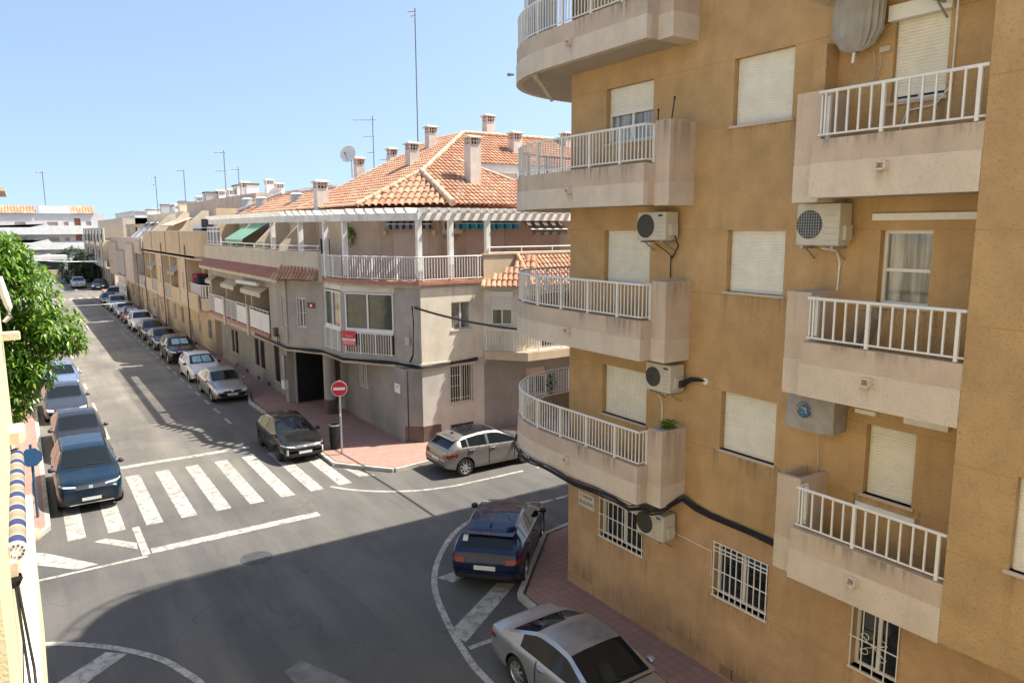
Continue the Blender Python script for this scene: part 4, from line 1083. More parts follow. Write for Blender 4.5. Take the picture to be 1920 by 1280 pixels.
mb = MB(); mb.tube([Wm.p(U(4.72),10.7,.15), Wm.p(U(4.77),10.4,.04), Wm.p(U(4.78),9.7,.03), Wm.p(U(4.95),9.5,.03), Wm.p(U(5.3),9.47,.03), Wm.p(U(5.42),9.1,.03)], .012, 6)
tag(mb.build('drain_pipe', K['white']), 'pale hose running down beside the boxed shutter behind the top right railing', 'pipe')
# black cable bundle: round the first-floor slab edge, then along the wall
pts = [Vector((20,14.98,3.03)),Vector((13,14.98,3.0))]+[Vector((x_, y_, 3.03+.02*math.sin(i_*.9))) for i_, (x_, y_) in enumerate(sarc(11.95,11.8,3.16,91,180,16))]
pts += [Vector((8.79,11.0,2.99)),Vector((8.80,10.3,3.03)),Vector((8.80,9.75,3.02)),Vector((8.86,9.45,2.93)),Vector((9.02,9.25,2.99)),Vector((9.07,9.08,2.95)),Vector((9.16,8.93,2.99)),Vector((9.45,8.87,3.10)),Vector((9.62,8.84,3.16)),Vector((9.67,8.6,3.06)),Vector((9.67,8.25,3.02)),Vector((9.67,7.4,3.01)),Vector((9.67,6.75,2.98)),Vector((9.67,6.4,2.97)),Vector((9.67,4.0,2.94))]
P2 = []
for i in range(len(pts)-1):
    for k in range(4): P2.append(pts[i]+(pts[i+1]-pts[i])*(k/4))
mb = MB(); rnd = random.Random(7)
for q in range(7):
    oy, oz, ph = rnd.uniform(-.012,.012), (q-3)*.018, rnd.uniform(0,6)
    mb.tube([p+Vector((oy+.008*math.sin(i*.5+ph), .006*math.cos(i*.4+ph), oz+.014*math.sin(i*.37+ph))) for i, p in enumerate(P2)], .0125, 5)
tag(mb.build('cable_bundle', K['cable'], None, 60), 'thick bundle of black cables sagging round the lowest curved balcony and along the wall', 'cables')
# plants
def plant(name, loc, r, n, label, m='leaf', h=.25, cat='plant', group=None, blade=(.03,.10), seed=1, droop=.3, up=.5, pot=None):
    rnd = np.random.default_rng(seed); mb = MB(); mb.uv = []
    for i in range(n):
        d = rnd.normal(size=3); d[2] = abs(d[2])*up+.1; d /= np.linalg.norm(d); d = Vector(d)
        b = Vector((rnd.uniform(-r,r)*.6, rnd.uniform(-r,r)*.6, rnd.uniform(0,h))); L = rnd.uniform(.7,1.2)*blade[1]; wd = blade[0]
        s = d.cross(Z3); s = s.normalized() if s.length > .1 else Vector((1,0,0)); e = d-Z3*droop
        q = [b, b+d*L*.5+s*wd*.5, b+(d+e)*L*.5, b+d*L*.5-s*wd*.5]
        mb.add(q, [(0,1,2,3)]); mb.uv += [(i+.5,.5)]*4
    t = thing(name, loc, label, cat, group); mb.build('leaves', K[m], t, local=True)
    if pot: p = MB(); p.lathe([(.0,-.22),(pot*.75,-.22),(pot,0),(pot*.9,0),(pot*.85,-.03),(0,-.03)], (0,0,0), n=16); p.build('pot', K['terr'], t, local=True)
    else: p = MB(); p.tube([(0,0,-.02),(.01,0,h*.5),(0,.02,h*.9)], .008, 5); p.build('stem', K['bark'], t, local=True)
    return t
plant('shrub_plant', (9.38,9.05,4.42), .2, 260, 'low green plant growing out of the curved balcony end pier', h=.16, blade=(.035,.07), seed=3)
plant('climbing_plant', (10.9,14.55,3.85), .16, 200, 'leafy plant in a pot behind the lowest curved railing', h=.5, blade=(.05,.09), seed=4)
mb = MB(); mb.lathe([(0,0),(.09,0),(.12,.22),(.10,.22),(.10,.2),(0,.2)], (9.35,11.35,3.24), n=16)
o = thing('plant_pot', (9.35,11.35,3.24), 'blue flower pot on the floor of the lowest curved balcony', 'plant pot'); mb.build('pot', mat('blue_glaze', (.03,.07,.28), .2, .1), o)
mb = MB(); mb.uv = []
for i in range(40):
    a = i*2.4; d = Vector((math.cos(a),math.sin(a),1.2)).normalized(); s = d.cross(Z3).normalized(); b = Vector((9.35,11.35,3.44))
    mb.add([b, b+d*.1+s*.02, b+d*.2, b+d*.1-s*.02], [(0,1,2,3)]); mb.uv += [(i+.5,.5)]*4
mb.build('leaves', K['leaf'], o)
# grey bag-like folded awning cover hanging at the upper right
t = thing('hanging_grey_cover', Wm.p(U(5.95),10.3,.2), 'gathered grey fabric cover hanging on the wall above the top right balcony', 'fabric cover')
mb = MB(); prof = [(.05,10.29),(.16,10.35),(.24,10.52),(.27,10.85),(.26,11.2),(.24,11.6),(.22,11.9)]; n = 40; V_ = []
for r, z in prof:
    for k in range(n):
        a = 2*math.pi*k/n; rr = r*(1+(.15 if k%2 else -.06)*(1 if z < 10.6 else .55)); c = Wm.p(U(5.95), z, .2)
        V_.append(c+Vector((math.cos(a)*rr*.62, math.sin(a)*rr*1.25, 0)))
mb.add(V_, [(i*n+k, i*n+(k+1)%n, (i+1)*n+(k+1)%n, (i+1)*n+k) for i in range(len(prof)-1) for k in range(n)]); mb.build('cover', K['greyfab'], t, 70)
mb = MB(); mb.bar(Wm.p(U(5.98),10.30,.2), Wm.p(U(5.99),10.16,.2), .03); mb.build('tie_knot', K['white'], t)
mb = MB(); Wm.box(mb, U(5.72), U(5.58), 10.26, 10.33, 0, .05); tag(mb.build('junction_box', K['cream']), 'small cream junction box under the hanging grey cover', 'junction box')
mb = MB(); mb.tube([Wm.p(U(5.8),10.3,.05), Wm.p(U(5.78),10.0,.03), Wm.p(U(5.82),9.8,.03)], .006, 5); mb.tube([Wm.p(U(5.72),10.3,.05), Wm.p(U(5.70),10.1,.03), Wm.p(U(5.80),9.82,.03)], .006, 5)
tag(mb.build('loose_cable', K['stone']), 'thin loose cables below the hanging grey cover', 'cable')
# street plate
t = thing('street_name_plate', Wm.p(U(11.66),2.02,.02), 'white street name plate on the corner of the mustard wall', 'sign')
mb = MB(); Wm.box(mb, U(11.92), U(11.40), 2.03, 2.37, 0, .02); mb.build('plate', mat('ceramic_plate', (.62,.57,.47), .4, .08, 9), t)
mb = MB(); Wm.box(mb, U(11.90), U(11.42), 2.045, 2.05, .02, .022); Wm.box(mb, U(11.90), U(11.42), 2.35, 2.355, .02, .022); mb.build('plate_border', K['plinth'], t)
text_mesh('C. VIRGEN', .085, 'plinth', Wm, U(11.66), 2.275, .0215, t); text_mesh('BEGOÑA', .115, 'plinth', Wm, U(11.66), 2.135, .0215, t)
# things on the balconies
t = thing('clothes_rack', (9.3,5.75,5.87), 'folded clothes airer leaning behind the middle right balcony railing', 'clothes rack')
mb = MB()
for i in range(9): mb.tube([(9.15+.05*i,5.92,5.88),(9.2+.05*i,5.50-.02*i,6.90)], .008, 4)
mb.tube([(9.15,5.92,5.9),(9.6,5.92,5.9)], .01, 4); mb.tube([(9.2,5.5,6.9),(9.62,5.34,6.9)], .01, 4); mb.build('frame', K['steel'], t)
t = thing('folding_chair', (9.4,5.3,5.87), 'grey folded slatted chair leaning on the pier behind the railing', 'chair')
mb = MB()
for i in range(8): mb.bar((9.35+.03*i,5.62-.0*i,5.9),(9.38+.03*i,5.42,6.78),.018)
mb.build('slats', K['greyfab'], t)
t = thing('small_red_table', (9.35,4.55,5.87), 'low red table on the middle right balcony floor', 'table')
mb = MB(); mb.lathe([(0,.28),(.27,.28),(.28,.26),(.27,.24),(0,.24)], (9.35,4.55,5.87), n=24); mb.build('top', mat('red_plastic', (.42,.03,.03), .4, .1), t)
for s in (-1,1):
    for q in (-1,1): mb = MB(); mb.bar((9.35+s*.12,4.55+q*.12,6.12),(9.35+s*.17,4.55+q*.17,5.87),.025); mb.build('leg', K['dark'], t)
t = thing('green_mat', (9.35,5.1,5.87), 'rolled bright green mat behind the middle right balcony railing', 'mat')
mb = MB(); mb.cyl((9.3,5.30,5.93),(9.36,4.92,5.93),.06,n=12); mb.build('roll', mat('green_mat_fabric', (.12,.33,.05), .9, .2, 9), t)
for i, (y, dy) in enumerate(((9.30,-.02),(8.98,-.09))):
    mb = MB(); z0_ = 9.6 if i == 0 else 9.75; mb.tube([(9.2,y,z0_),(9.2,y+dy*.6,z0_+.33)], .012, 5); mb.tube([(9.2,y+dy*.6,z0_+.33),(9.2,y+dy*.62,z0_+.38)], .017, 5)
    tag(mb.build('umbrella_pole', K['black']), ['thin black pole standing at the end of the upper curved railing', 'thin black rod sticking out of the upper balcony pier'][i], 'pole')
mb = MB(); mb.cyl((8.98,12.54,11.03),(9.45,12.6,10.60),.045,n=10); mb.cyl((8.96,12.52,11.05),(9.03,12.55,10.98),.07,n=10)
tag(mb.build('roller_awning', K['soffit']), 'rolled awning tube fixed under the top curved balcony', 'awning')
mb = MB(); mb.cyl((9.10,13.50,11.22),(8.97,13.56,11.22),.018,.035,n=10); tag(mb.build('flood_light', K['steel']), 'small flood light on the far side of the top curved balcony', 'lamp')
# glazed rooms of the top balcony
mb = MB(); pth = sarc(11.95,11.8,2.9,176,120,14)
for (x,y) in pth[::3]: mb.box(x-.03,x+.03,y-.03,y+.03,11.3,13.7)
mb.build('enclosure_posts', K['alu'], apt)
mb = MB(); offset_wall(mb, pth[::-1], .02, 11.8, 13.7); mb.build('enclosure_glass', K['glassc'], apt)

# ------------------------------------------------------------ the corner house
ch = thing('corner_house', (13, 30, 0), 'grey and beige corner house with white pergola, roof terrace and tiled hip roof', 'building')
CX, CY = 11.95, 23.85
def fake(name, *a): pass
# ground floor
W1 = Wall((10.05,47.5),(10.05,33.4),(-1,0)); W1.far_first = False
gw = [(42.55,41.55,1.15,2.25),(41.15,40.15,1.15,2.25)]
def u1(y): return 47.5-y
gh = [(u1(44.9),u1(44.3),.9,2.2),(u1(44.05),u1(43.4),.9,2.2),(u1(39.8),u1(39.0),.85,2.3),(u1(38.75),u1(37.9),.85,2.3),(u1(36.2),u1(35.3),.6,2.4)]
mb = MB(); W1.wall(mb, 0, 2.9, gh, .12)
W2 = Wall((10.05,33.4),(10.05,32.8),(-1,0)); W2.wall(mb, 0, 2.9, ())
W3 = Wall((10.05,32.8),(13.4,32.8),(0,-1)); W3.wall(mb, 0, 2.9, [(.04,1.45,.12,2.7)], .1)
W4 = Wall((11.4,32.8),(11.4,24.25),(-1,0)); W4.wall(mb, 0, 2.9, [(.25,2.0,.14,2.6),(4.35,4.65,1.55,2.55),(4.85,5.15,1.55,2.55)], .12)
W5 = Wall((11.4,24.25),(CX,CY),(-1,-1)); W5.wall(mb, 0, 2.9, ())
W6 = Wall((CX,CY),(14.62,CY),(0,-1)); W6.far_first = False
def u6(x): return x-CX
W6.wall(mb, 0, 2.9, [(u6(13.12),u6(14.1),1.42,2.9)], .12, 2)
W6.wall(mb, 2.9, 3.1, [], .1, 1)
mb.build('ground_floor_wall', [K['graylo'], K['beige'], K['greyl']], ch)
for h in gh:
    f = window(W1, ch, *h, closed=0, fm='black', gm='dark', sill=True, depth=.12, mull=[h[0]+(h[1]-h[0])*q for q in (.33,.66)])
mb = MB(); W3.quad(mb, .04, 1.45, .12, 2.7, -.06)
for i in range(16): u = .06+i*.09; W3.box(mb, u, u+.05, .16, 2.66, -.06, -.035)
W3.box(mb, .04, 1.45, .12, .22, -.06, -.02); W3.box(mb, .04,1.45,1.35,1.42,-.06,-.02)
mb.build('garage_gate', K['black'], ch)
mb = MB(); W4.quad(mb, .25, 2.0, .14, 2.6, -.05); W4.box(mb, 1.1,1.15,.14,2.6,-.05,-.02); mb.build('entrance_door', K['black'], ch)
for h in ((4.35,4.65,1.55,2.55),(4.85,5.15,1.55,2.55)): window(W4, ch, *h, closed=0, depth=.1, mull=(), grille=3, sill=False)
mb = MB(); mb.lathe([(.27,.12),(.27,.75)], (10.66,30.1,0), n=24, mi=1); mb.lathe([(.255,.75),(.255,2.95)], (10.66,30.1,0), n=24); mb.build('column', [K['gray'], K['plinth']], ch, 40)
mb = MB(); mb.box(9.75,10.06,33.1,33.42,.12,2.92); mb.build('column', K['gray'], ch)
mb = MB(); W6.box(mb, 0, .75, .1, .72, 0, .02); W5.box(mb, 0, W5.L, .1, .72, 0, .02); mb.build('plinth_band', K['plinth'], ch)
mb = MB(); W4.box(mb, 2.1, W4.L, .1, .5, 0, .012); W1.box(mb, 0, W1.L, .1, .45, 0, .012); mb.build('plinth_band', K['graylo'], ch)
mb = MB(); W6.box(mb, u6(13.12), u6(14.1), .42, .6, .0, .024); mb.build('basement_vent', K['dark'], ch)
for y in (44.2,41.9,39.5,37.6): mb = MB(); W1.box(mb, u1(y), u1(y)+.5, .13, .30, .0, .02); mb.build('basement_vent', K['dark'], ch)
f = window(W6, ch, u6(13.12), u6(14.1), 1.42, 2.88, closed=0, gm='dark', fm='alu', sill=False, depth=.12)
mb = MB()
for i in range(11): W6.box(mb, u6(13.1)+i*.102, u6(13.1)+i*.102+.018, 1.36, 2.93, .02, .038)
for z in (1.42,1.62,2.1,2.5): W6.box(mb, u6(13.08), u6(14.14) if z < 1.7 else u6(13.55), z, z+.018, .015, .034)
mb.build('grille', mat('cream_iron', (.66,.60,.48), .6, .1), f)
# first floor slab and walls
Uo = [(9.25,46.3),(9.25,31.0),(10.2,29.2),(10.22,27.05),(11.5,25.05),(CX,CY)]
sl = [(9.2,46.4),(9.2,30.98),(10.13,29.17),(10.15,27.0),(11.45,24.98),(CX-.06,CY-.05)]
mb = MB(); mb.prism(sl+[(14.7,CY-.05),(14.7,40),(14.7,46.4)], 2.86, 3.08); mb.build('floor_slab', K['slab'], ch)
mb = MB(); UW = []
for A, B in zip(Uo, Uo[1:]):
    UW.append(Wall(A, B, (-1,-.45)))
for w_ in UW: w_.far_first = False
def u0_(y): return 46.3-y
# long loggia side: balconies with posts
mb = MB()
UW[0].wall(mb, 5.4, 5.85, (), .1)
w0 = Wall((9.25,33.6),(9.25,31.0),(-1,0)); w0.wall(mb, 3.08, 5.4, [(1.85,2.2,3.85,5.15)], .12)
wi = Wall((10.45,46.3),(10.45,33.6),(-1,0)); wi.wall(mb, 3.08, 5.9, [(1.0,2.4,3.1,5.2),(4.4,5.8,3.1,5.2),(7.8,9.0,3.1,5.2),(10.3,11.6,3.1,5.2)], .1)
Wall((9.25,33.6),(10.45,33.6),(0,1)).wall(mb, 3.08, 5.6, ())
mb.add([(9.25,33.6,5.4),(10.45,33.6,5.4),(10.45,46.3,5.4),(9.25,46.3,5.4)], [(0,1,2,3)])
wA = UW[1]; wA.wall(mb, 3.08, 5.85, [(.62,1.08,3.95,5.15)], .12)
wB = UW[2]; wB.wall(mb, 3.08, 5.85, [(.28,1.93,3.28,5.65)], .1)
wC = UW[3]; wC.wall(mb, 3.08, 5.85, [(.12,2.3,3.28,5.62)], .1)
wD = UW[4]; wD.wall(mb, 3.08, 5.85, ())
mb.build('first_floor_wall', K['gray'], ch)
mb = MB(); W6.wall(mb, 3.1, 5.85, [(u6(13.22),u6(14.08),4.24,5.28)], .16)
mb.build('first_floor_wall', K['beige'], ch)
window(W6, ch, u6(13.22), u6(14.08), 4.24, 5.28, closed=0, gm='glassc', depth=.14, sillm='white')
for (a,b) in ((1.0,2.4),(4.4,5.8),(7.8,9.0),(10.3,11.6)): window(wi, ch, a, b, 3.1, 5.2, closed=.6 if a != 4.4 else .2, sm='shut_pink', sill=False, depth=.1)
window(w0, ch, 1.85, 2.2, 3.85, 5.15, closed=.0, gm='glassc', depth=.1, mull=())
window(wA, ch, .62, 1.08, 3.95, 5.15, closed=0, gm='glass', depth=.1, grille=3)
# balcony dividers, posts and panels along the left
for y in (45.9, 42.2, 38.1, 36.9): 
    mb = MB(); mb.box(9.3,10.4,y-.06,y+.06,3.08,5.4); mb.build('balcony_divider', K['cream'], ch)
for y in (42.2,37.2): mb = MB(); mb.box(9.10,9.30,y-.15,y+.15,2.8,4.35); mb.build('balcony_pillar', K['cream'], ch)
for (a,b,kind) in ((46.2,44.8,'r'),(44.75,42.5,'p'),(41.9,39.6,'r'),(39.5,37.4,'p'),(36.9,33.65,'p')):
    if kind == 'r': railing([(9.2,a),(9.2,b)], 3.3, 4.25, ch, step=.12, low=.25)
    else: mb = MB(); mb.box(9.19,9.22,b,a,3.3,4.15); mb.build('balcony_panel', K['whitew'], ch); railing([(9.2,a),(9.2,b)], 3.2, 4.28, ch, step=.6, bar=.03, low=.15)
mb = MB(); mb.box(9.14,9.5,33.65,46.3,3.08,3.24); mb.build('balcony_floor_edge', K['terr'], ch)
# small awnings over the balconies
for i, (a, b) in enumerate(((45.8,44.4),(41.9,39.0),(37.6,34.0))):
    mb = MB(); mb.add([(9.35,a,5.35),(9.35,b,5.35),(8.95,b,5.12),(8.95,a,5.12),(8.95,b,4.92),(8.95,a,4.92)], [(0,1,2,3),(3,2,4,5)])
    tag(mb.build('balcony_awning', mat('pale_yellow_awning', (.55,.50,.36), .9, .1)), ['short cream awning at the far left balcony under the brown tiles','cream awning over the middle balcony of the grey house','cream awning over the balcony nearest the corner of the grey house'][i], 'awning', 'cream awnings over the first floor balconies')
mb = MB(); mb.cyl((8.92,37.9,5.45),(8.95,34.2,5.52),.11,.09,n=12); mb.add([], []); tag(mb.build('rolled_awning', K['whitew'], None, 60), 'rolled pale awning tube under the brown sheet roof', 'awning')
# bay windows: frames, panes, lower railing
def bay(Wx, a, b, mulls):
    fr = frame_mesh(Wx, a, b, 4.18, 5.6, .0, .055, mulls, (), .06).build('window', K['alu'], ch)
    mb = MB(); Wx.quad(mb, a, b, 4.18, 5.6, -.02); mb.build('pane', K['glassg'], fr)
    mb = MB(); Wx.quad(mb, a, b, 3.28, 4.18, -.03); mb.build('lower_pane', K['glassc'] if a > .2 else K['glass'], fr)
    mb = MB(); Wx.box(mb, a, b, 4.09, 4.18, -.03, .06); mb.build('sill', K['alu'], fr)
    p, q = Wx.p(a,0,.06), Wx.p(b,0,.06); railing([(p.x,p.y),(q.x,q.y)], 3.26, 4.06, fr, step=.115, bar=.018, postev=6)
bay(wB, .28, 1.93, [1.1]); bay(wC, .12, 2.3, [1.15])
mb = MB(); wC.box(mb, 0, 2.36, 5.62, 5.97, 0, .012); wB.box(mb, 0.2, 2.1, 5.65, 5.97, 0, .012); mb.build('lintel_band', K['beige'], ch)
mb = MB(); mb.lathe([(0,0),(.10,0),(.13,.3),(.12,.75),(.06,.95),(0,1.0)], (10.42,27.6,4.2), n=14)
tag(mb.build('white_figure', K['whitew'], None, 50), 'white wrapped object standing behind the narrow bay window', 'object')
t = thing('for_sale_sign', wC.p(.35,3.4,.1), 'red and white for sale sign on the bay window railing', 'sign')
mb = MB(); wC.box(mb, .02, .62, 3.56, 4.12, .10, .12); mb.build('board', K['red'], t)
mb = MB(); wC.box(mb, .02, .62, 3.74, 3.83, .1205, .123); mb.build('white_band', K['signw'], t)
text_mesh('SE VENDE', .085, 'red', wC, .32, 3.785, .1235, t); 
for i in range(4): mb = MB(); wC.box(mb, .05+i*.14, .17+i*.14, 3.60, 3.72, .1205, .122); mb.build('digit_field', mat('pale_red', (.68,.30,.32), .5, .1), t)
text_mesh('INMOBILIARIA', .05, 'signw', wC, .32, 3.92, .1235, t)
t = thing('small_red_sign', wA.p(1.35,4.8,.02), 'small red and dark sign next to the narrow white window', 'sign')
mb = MB(); wA.box(mb, 1.17, 1.60, 4.76, 5.0, 0, .02); mb.build('board', mat('dark_red_board', (.20,.035,.04), .5, .2), t); mb = MB(); wA.box(mb, 1.33, 1.43, 4.82, 4.92, .02, .023); mb.build('white_mark', K['signw'], t)
t = thing('street_name_plate', W4.p(8.0,2.0,.02), 'small white street name plate beside the dark pipe on the grey wall', 'sign')
mb = MB(); W4.box(mb, 7.75, 8.2, 1.9, 2.25, 0, .02); mb.build('plate', K['signw'], t)
text_mesh('CALLE', .07, 'plinth', W4, 7.97, 2.14, .0215, t); text_mesh('MAYOR', .08, 'plinth', W4, 7.97, 2.01, .0215, t) if False else None
mb = MB(); mb.tube([wA.p(.0,3.0,.05), wA.p(.0,3.3,.03), wA.p(.0,5.9,.03)], .02, 6); mb.build('downpipe', K['gray'], ch)
mb = MB(); mb.tube([(11.52,24.18,2.85),(11.5,24.17,1.5),(11.5,24.17,.15)], .02, 6); mb.build('downpipe', K['black'], ch)
for (x,y,z,l) in ((9.1,32.6,3.6,'small dark lantern box on the grey wall above the slab'),): 
    mb = MB(); mb.box(x-.02,9.24,y-.15,y+.15,z-.3,z+.08); tag(mb.build('wall_box', K['plinth']), l, 'wall box')
mb = MB(); mb.tube([(9.12, 32.0+.16*math.cos(a), 3.25+.2*math.sin(a)) for a in np.linspace(0,2*math.pi,20)], .018, 5); tag(mb.build('cable_coil', K['cable']), 'coil of black cable hanging on the slab edge of the grey house', 'cable')
mb = MB(); wD.box(mb, .55,.75,3.75,4.05,0,.1); tag(mb.build('meter_box', K['cream']), 'small cream meter box near the corner of the grey house', 'box')
# second floor: terrace slab, parapets, tiles
ts = [(9.2,46.4),(9.2,30.95),(10.12,29.12),(10.15,26.95),(CX-.08,CY-.10),(14.62,CY-.10)]
mb = MB(); mb.prism(ts+[(20,CY-.10),(20,46.4)], 5.97, 6.09); mb.build('terrace_floor', K['terr'], ch)
mb = MB(); mb.prism([(9.235,46.31),(9.235,30.98),(10.18,29.18),(10.20,27.02),(CX-.012,CY-.012),(20,CY-.012),(20,46.31)], 5.85, 5.968); mb.build('terrace_slab', K['slab'], ch)
mb = MB(); offset_wall(mb, [(10.12,28.95),(10.16,29.15),(9.26,30.98),(9.26,46.3)][::-1], -.14, 5.9, 7.1); mb.build('terrace_parapet', K['cream'], ch)
mb = MB(); mb.add([(9.25,46.5,6.52),(9.25,31.0,6.52),(8.78,30.75,6.0),(8.78,46.5,6.0),(8.78,30.75,5.93),(8.78,46.5,5.93),(9.25,31.0,5.9),(9.25,46.5,5.9)], [(0,1,2,3),(3,2,4,5),(5,4,6,7),(0,3,5,7)])
mb.build('awning_roof', K['brown'], ch)
mb = MB(); mb.box(8.79,8.84,30.8,46.4,5.78,5.93); mb.build('fascia', K['cream'], ch)
d = (wA.p(wA.L,0)-wA.p(0,0)).normalized(); O = wA.p(-.35,5.93,.52)
tiled('tile_skirt', ch, O, d, (-wA.n*.50+Z3*.62), [(0,0),(2.45,0),(2.3,.78),(.28,.78)], pitch=.2, row=.30)
mb = MB(); mb.add([wA.p(-.3,5.92,.5), wA.p(2.05,5.92,.5), wA.p(2.05,5.92,0), wA.p(-.1,5.92,0)], [(0,1,2,3)]); mb.build('skirt_soffit', K['cream'], ch)
# railings of the terrace
railing([(9.33,46.2),(9.33,31.0),(10.18,29.3)], 7.12, 7.32, ch, step=1.7, bar=.03, postev=99, low=.0)
railing([(10.14,28.95),(10.18,27.0),(CX-.05,CY-.05),(14.55,CY-.05)], 6.14, 6.98, ch, step=.115, bar=.018, postev=10)
# pergola
pg = MB(); 
for (x,y) in ((9.45,33.2),(9.75,30.3),(10.2,28.6),(10.42,27.1),(12.02,24.02),(13.30,23.98),(14.9,23.98)):
    m_ = MB(); m_.box(x-.09,x+.09,y-.09,y+.09,6.09,8.33); 
    if y < 28: m_.box(x-.1,x+.1,y-.1,y+.1,6.09,6.22,1)
    m_.build('pergola_post', [K['pergola'], K['terr']], ch)
for A, B in (((9.42,45.7),(9.42,31.0)),((9.42,31.0),(10.3,28.9)),((10.3,28.9),(10.36,27.1)),((10.36,27.1),(12.0,24.0)),((12.0,24.0),(19.0,24.0))):
    m_ = MB(); a = Vector((*A,8.42)); b = Vector((*B,8.42)); dd = (b-a).normalized(); m_.bar(a-dd*.05, b+dd*.05, .16, .27); m_.build('pergola_beam', K['pergola'], ch)
def purlins(A, B, outn, n, inl=1.7, outl=.32):
    A = Vector((*A,0)); B = Vector((*B,0)); o_ = Vector((*outn,0)).normalized()
    for i in range(n):
        p = A+(B-A)*((i+.5)/n); m_ = MB()
        s0 = p-o_*inl; s1 = p+o_*outl; side = o_.cross(Z3)*.05
        q = []
        for pt, za_, zb__ in ((s0,8.56,8.74),(s1-o_*.14,8.56,8.74),(s1,8.66,8.74)):
            q += [pt-side+Z3*za_, pt+side+Z3*za_, pt+side+Z3*zb__, pt-side+Z3*zb__]
        fs = [(0,3,2,1),(8,9,10,11)]
        for k in (0,4): fs += [(k,k+1,k+5,k+4),(k+1,k+2,k+6,k+5),(k+2,k+3,k+7,k+6),(k+3,k,k+4,k+7)]
        m_.add(q, fs); m_.build('pergola_purlin', K['pergola'], ch)
purlins((9.42,45.6),(9.42,31.1),(-1,0),38,inl=1.3,outl=.30); purlins((9.45,30.9),(10.25,29.1),(-.9,-.44),5); purlins((10.36,28.8),(10.38,27.3),(-1,-.05),3,inl=1.2); purlins((10.45,26.95),(11.95,24.15),(-.88,-.47),7); purlins((12.1,24.0),(19.0,24.0),(0,-1),17)
# upper floor walls behind the pergola
mb = MB()
wu = [Wall((11.2,46.3),(11.2,28.3),(-1,0)), Wall((11.2,28.3),(11.95,27.4),(-.77,-.64)), Wall((11.95,27.4),(13.9,26.1),(-.55,-.83)), Wall((13.9,26.1),(20,26.1),(0,-1))]
wu[0].wall(mb, 6.09, 8.85, [(2,3.6,6.1,8.2),(6,7.2,6.1,8.2),(9.8,11.2,6.1,8.2),(14,15.4,6.1,8.2)], .1)
wu[1].wall(mb, 6.09, 8.85, ()); wu[2].wall(mb, 6.09, 8.85, [(.55,1.95,6.1,8.05)], .1); wu[3].wall(mb, 6.09, 8.85, [(1.3,3.2,6.1,8.05)], .1)
mb.build('upper_wall', K['pinkish'], ch)
window(wu[2], ch, .55, 1.95, 6.1, 8.05, closed=1, sm='shut_pink', fm='shut_pink', sill=False, depth=.08)
window(wu[3], ch, 1.3, 3.2, 6.1, 8.05, closed=1, sm='shut_pink', fm='shut_pink', sill=False, depth=.08)
for (a,b) in ((2,3.6),(6,7.2),(9.8,11.2),(14,15.4)): window(wu[0], ch, a, b, 6.1, 8.2, closed=.3, sm='shut_pink', gm='glass', sill=False, depth=.08)
# slanted party walls on the left terrace
for y in (41.2, 36.6, 32.6):
    m_ = MB(); m_.add([(9.5,y,6.09),(11.2,y,6.09),(11.2,y,8.5),(10.6,y,8.35),(9.6,y,7.35),(9.5,y,7.1)]+[(9.5,y+.14,6.09),(11.2,y+.14,6.09),(11.2,y+.14,8.5),(10.6,y+.14,8.35),(9.6,y+.14,7.35),(9.5,y+.14,7.1)],
        [(0,1,2,3,4,5),(11,10,9,8,7,6),(0,6,7,1),(1,7,8,2),(2,8,9,3),(3,9,10,4),(4,10,11,5),(5,11,6,0)]); m_.build('terrace_party_wall', K['cream'], ch)
# glazed lean-to at the far end
fr = frame_mesh(Wall((9.36,46.2),(9.36,42.9),(-1,0)), 0, 3.3, 7.15, 8.15, 0, .06, [.8,1.65,2.5], [7.9], .05).build('window', K['alu'], ch)
m_ = MB(); Wall((9.36,46.2),(9.36,42.9),(-1,0)).quad(m_, 0, 3.3, 7.15, 8.15, -.02); m_.build('pane', K['glass'], fr)
# awnings on the roof terrace
def awning(name, poly, val, m1, label, cat='awning'):
    t = thing(name, poly[0], label, cat); m_ = MB(); m_.add(poly, [(0,1,2,3)]); n_ = (Vector(poly[1])-Vector(poly[0])).cross(Vector(poly[3])-Vector(poly[0])).normalized()*.006
    m_.add([Vector(p)-n_ for p in poly], [(3,2,1,0)]); m_.build('canopy', m1, t)
    a, b = Vector(poly[3]), Vector(poly[2]); m_ = MB(); n = 12; top = []; 
    for i in range(n): 
        p = a+(b-a)*(i/n); q = a+(b-a)*((i+1)/n); mid = (p+q)/2
        m_.add([p, q, q-Z3*val*.8, mid-Z3*val, p-Z3*val*.8], [(0,1,2,3,4)])
    m_.build('valance', m1, t)
    m_ = MB(); m_.tube([a,b], .022, 6); m_.build('front_bar', K['white'], t); return t
gs = stripes('green_awning_cloth', [(.10,.30,.20),(.45,.66,.54),(.16,.40,.29),(.45,.66,.54)], (0,1,0), .55, widths=[0,.3,.38,.88])
awning('green_striped_awning', [(10.9,42.6,8.35),(10.9,38.9,8.35),(9.5,38.9,7.50),(9.5,42.6,7.50)], .22, gs, 'green striped awning sloping down over the left part of the roof terrace')
ns_ = stripes('navy_awning_cloth', [(.03,.04,.09),(.28,.28,.33)], (.83,-.55,0), .26, widths=[0,.5])
a0 = wu[2].p(.35,8.28,.1); a1 = wu[2].p(2.15,8.28,.1)
awning('navy_striped_awning', [a0, a1, a1+wu[2].n*.25-Z3*.10, a0+wu[2].n*.25-Z3*.10], .22, ns_, 'retracted navy and grey striped awning above the wide pink shutter')
bs = stripes('blue_awning_cloth', [(.01,.10,.20),(.02,.33,.52),(.10,.52,.68)], (1,0,0), .42, widths=[0,.3,.8])
awning('blue_awning', [(14.6,26.0,8.32),(17.6,26.0,8.32),(17.6,25.75,8.2),(14.6,25.75,8.2)], .25, bs, 'bright blue gathered awning on the roof terrace right of the pergola posts')
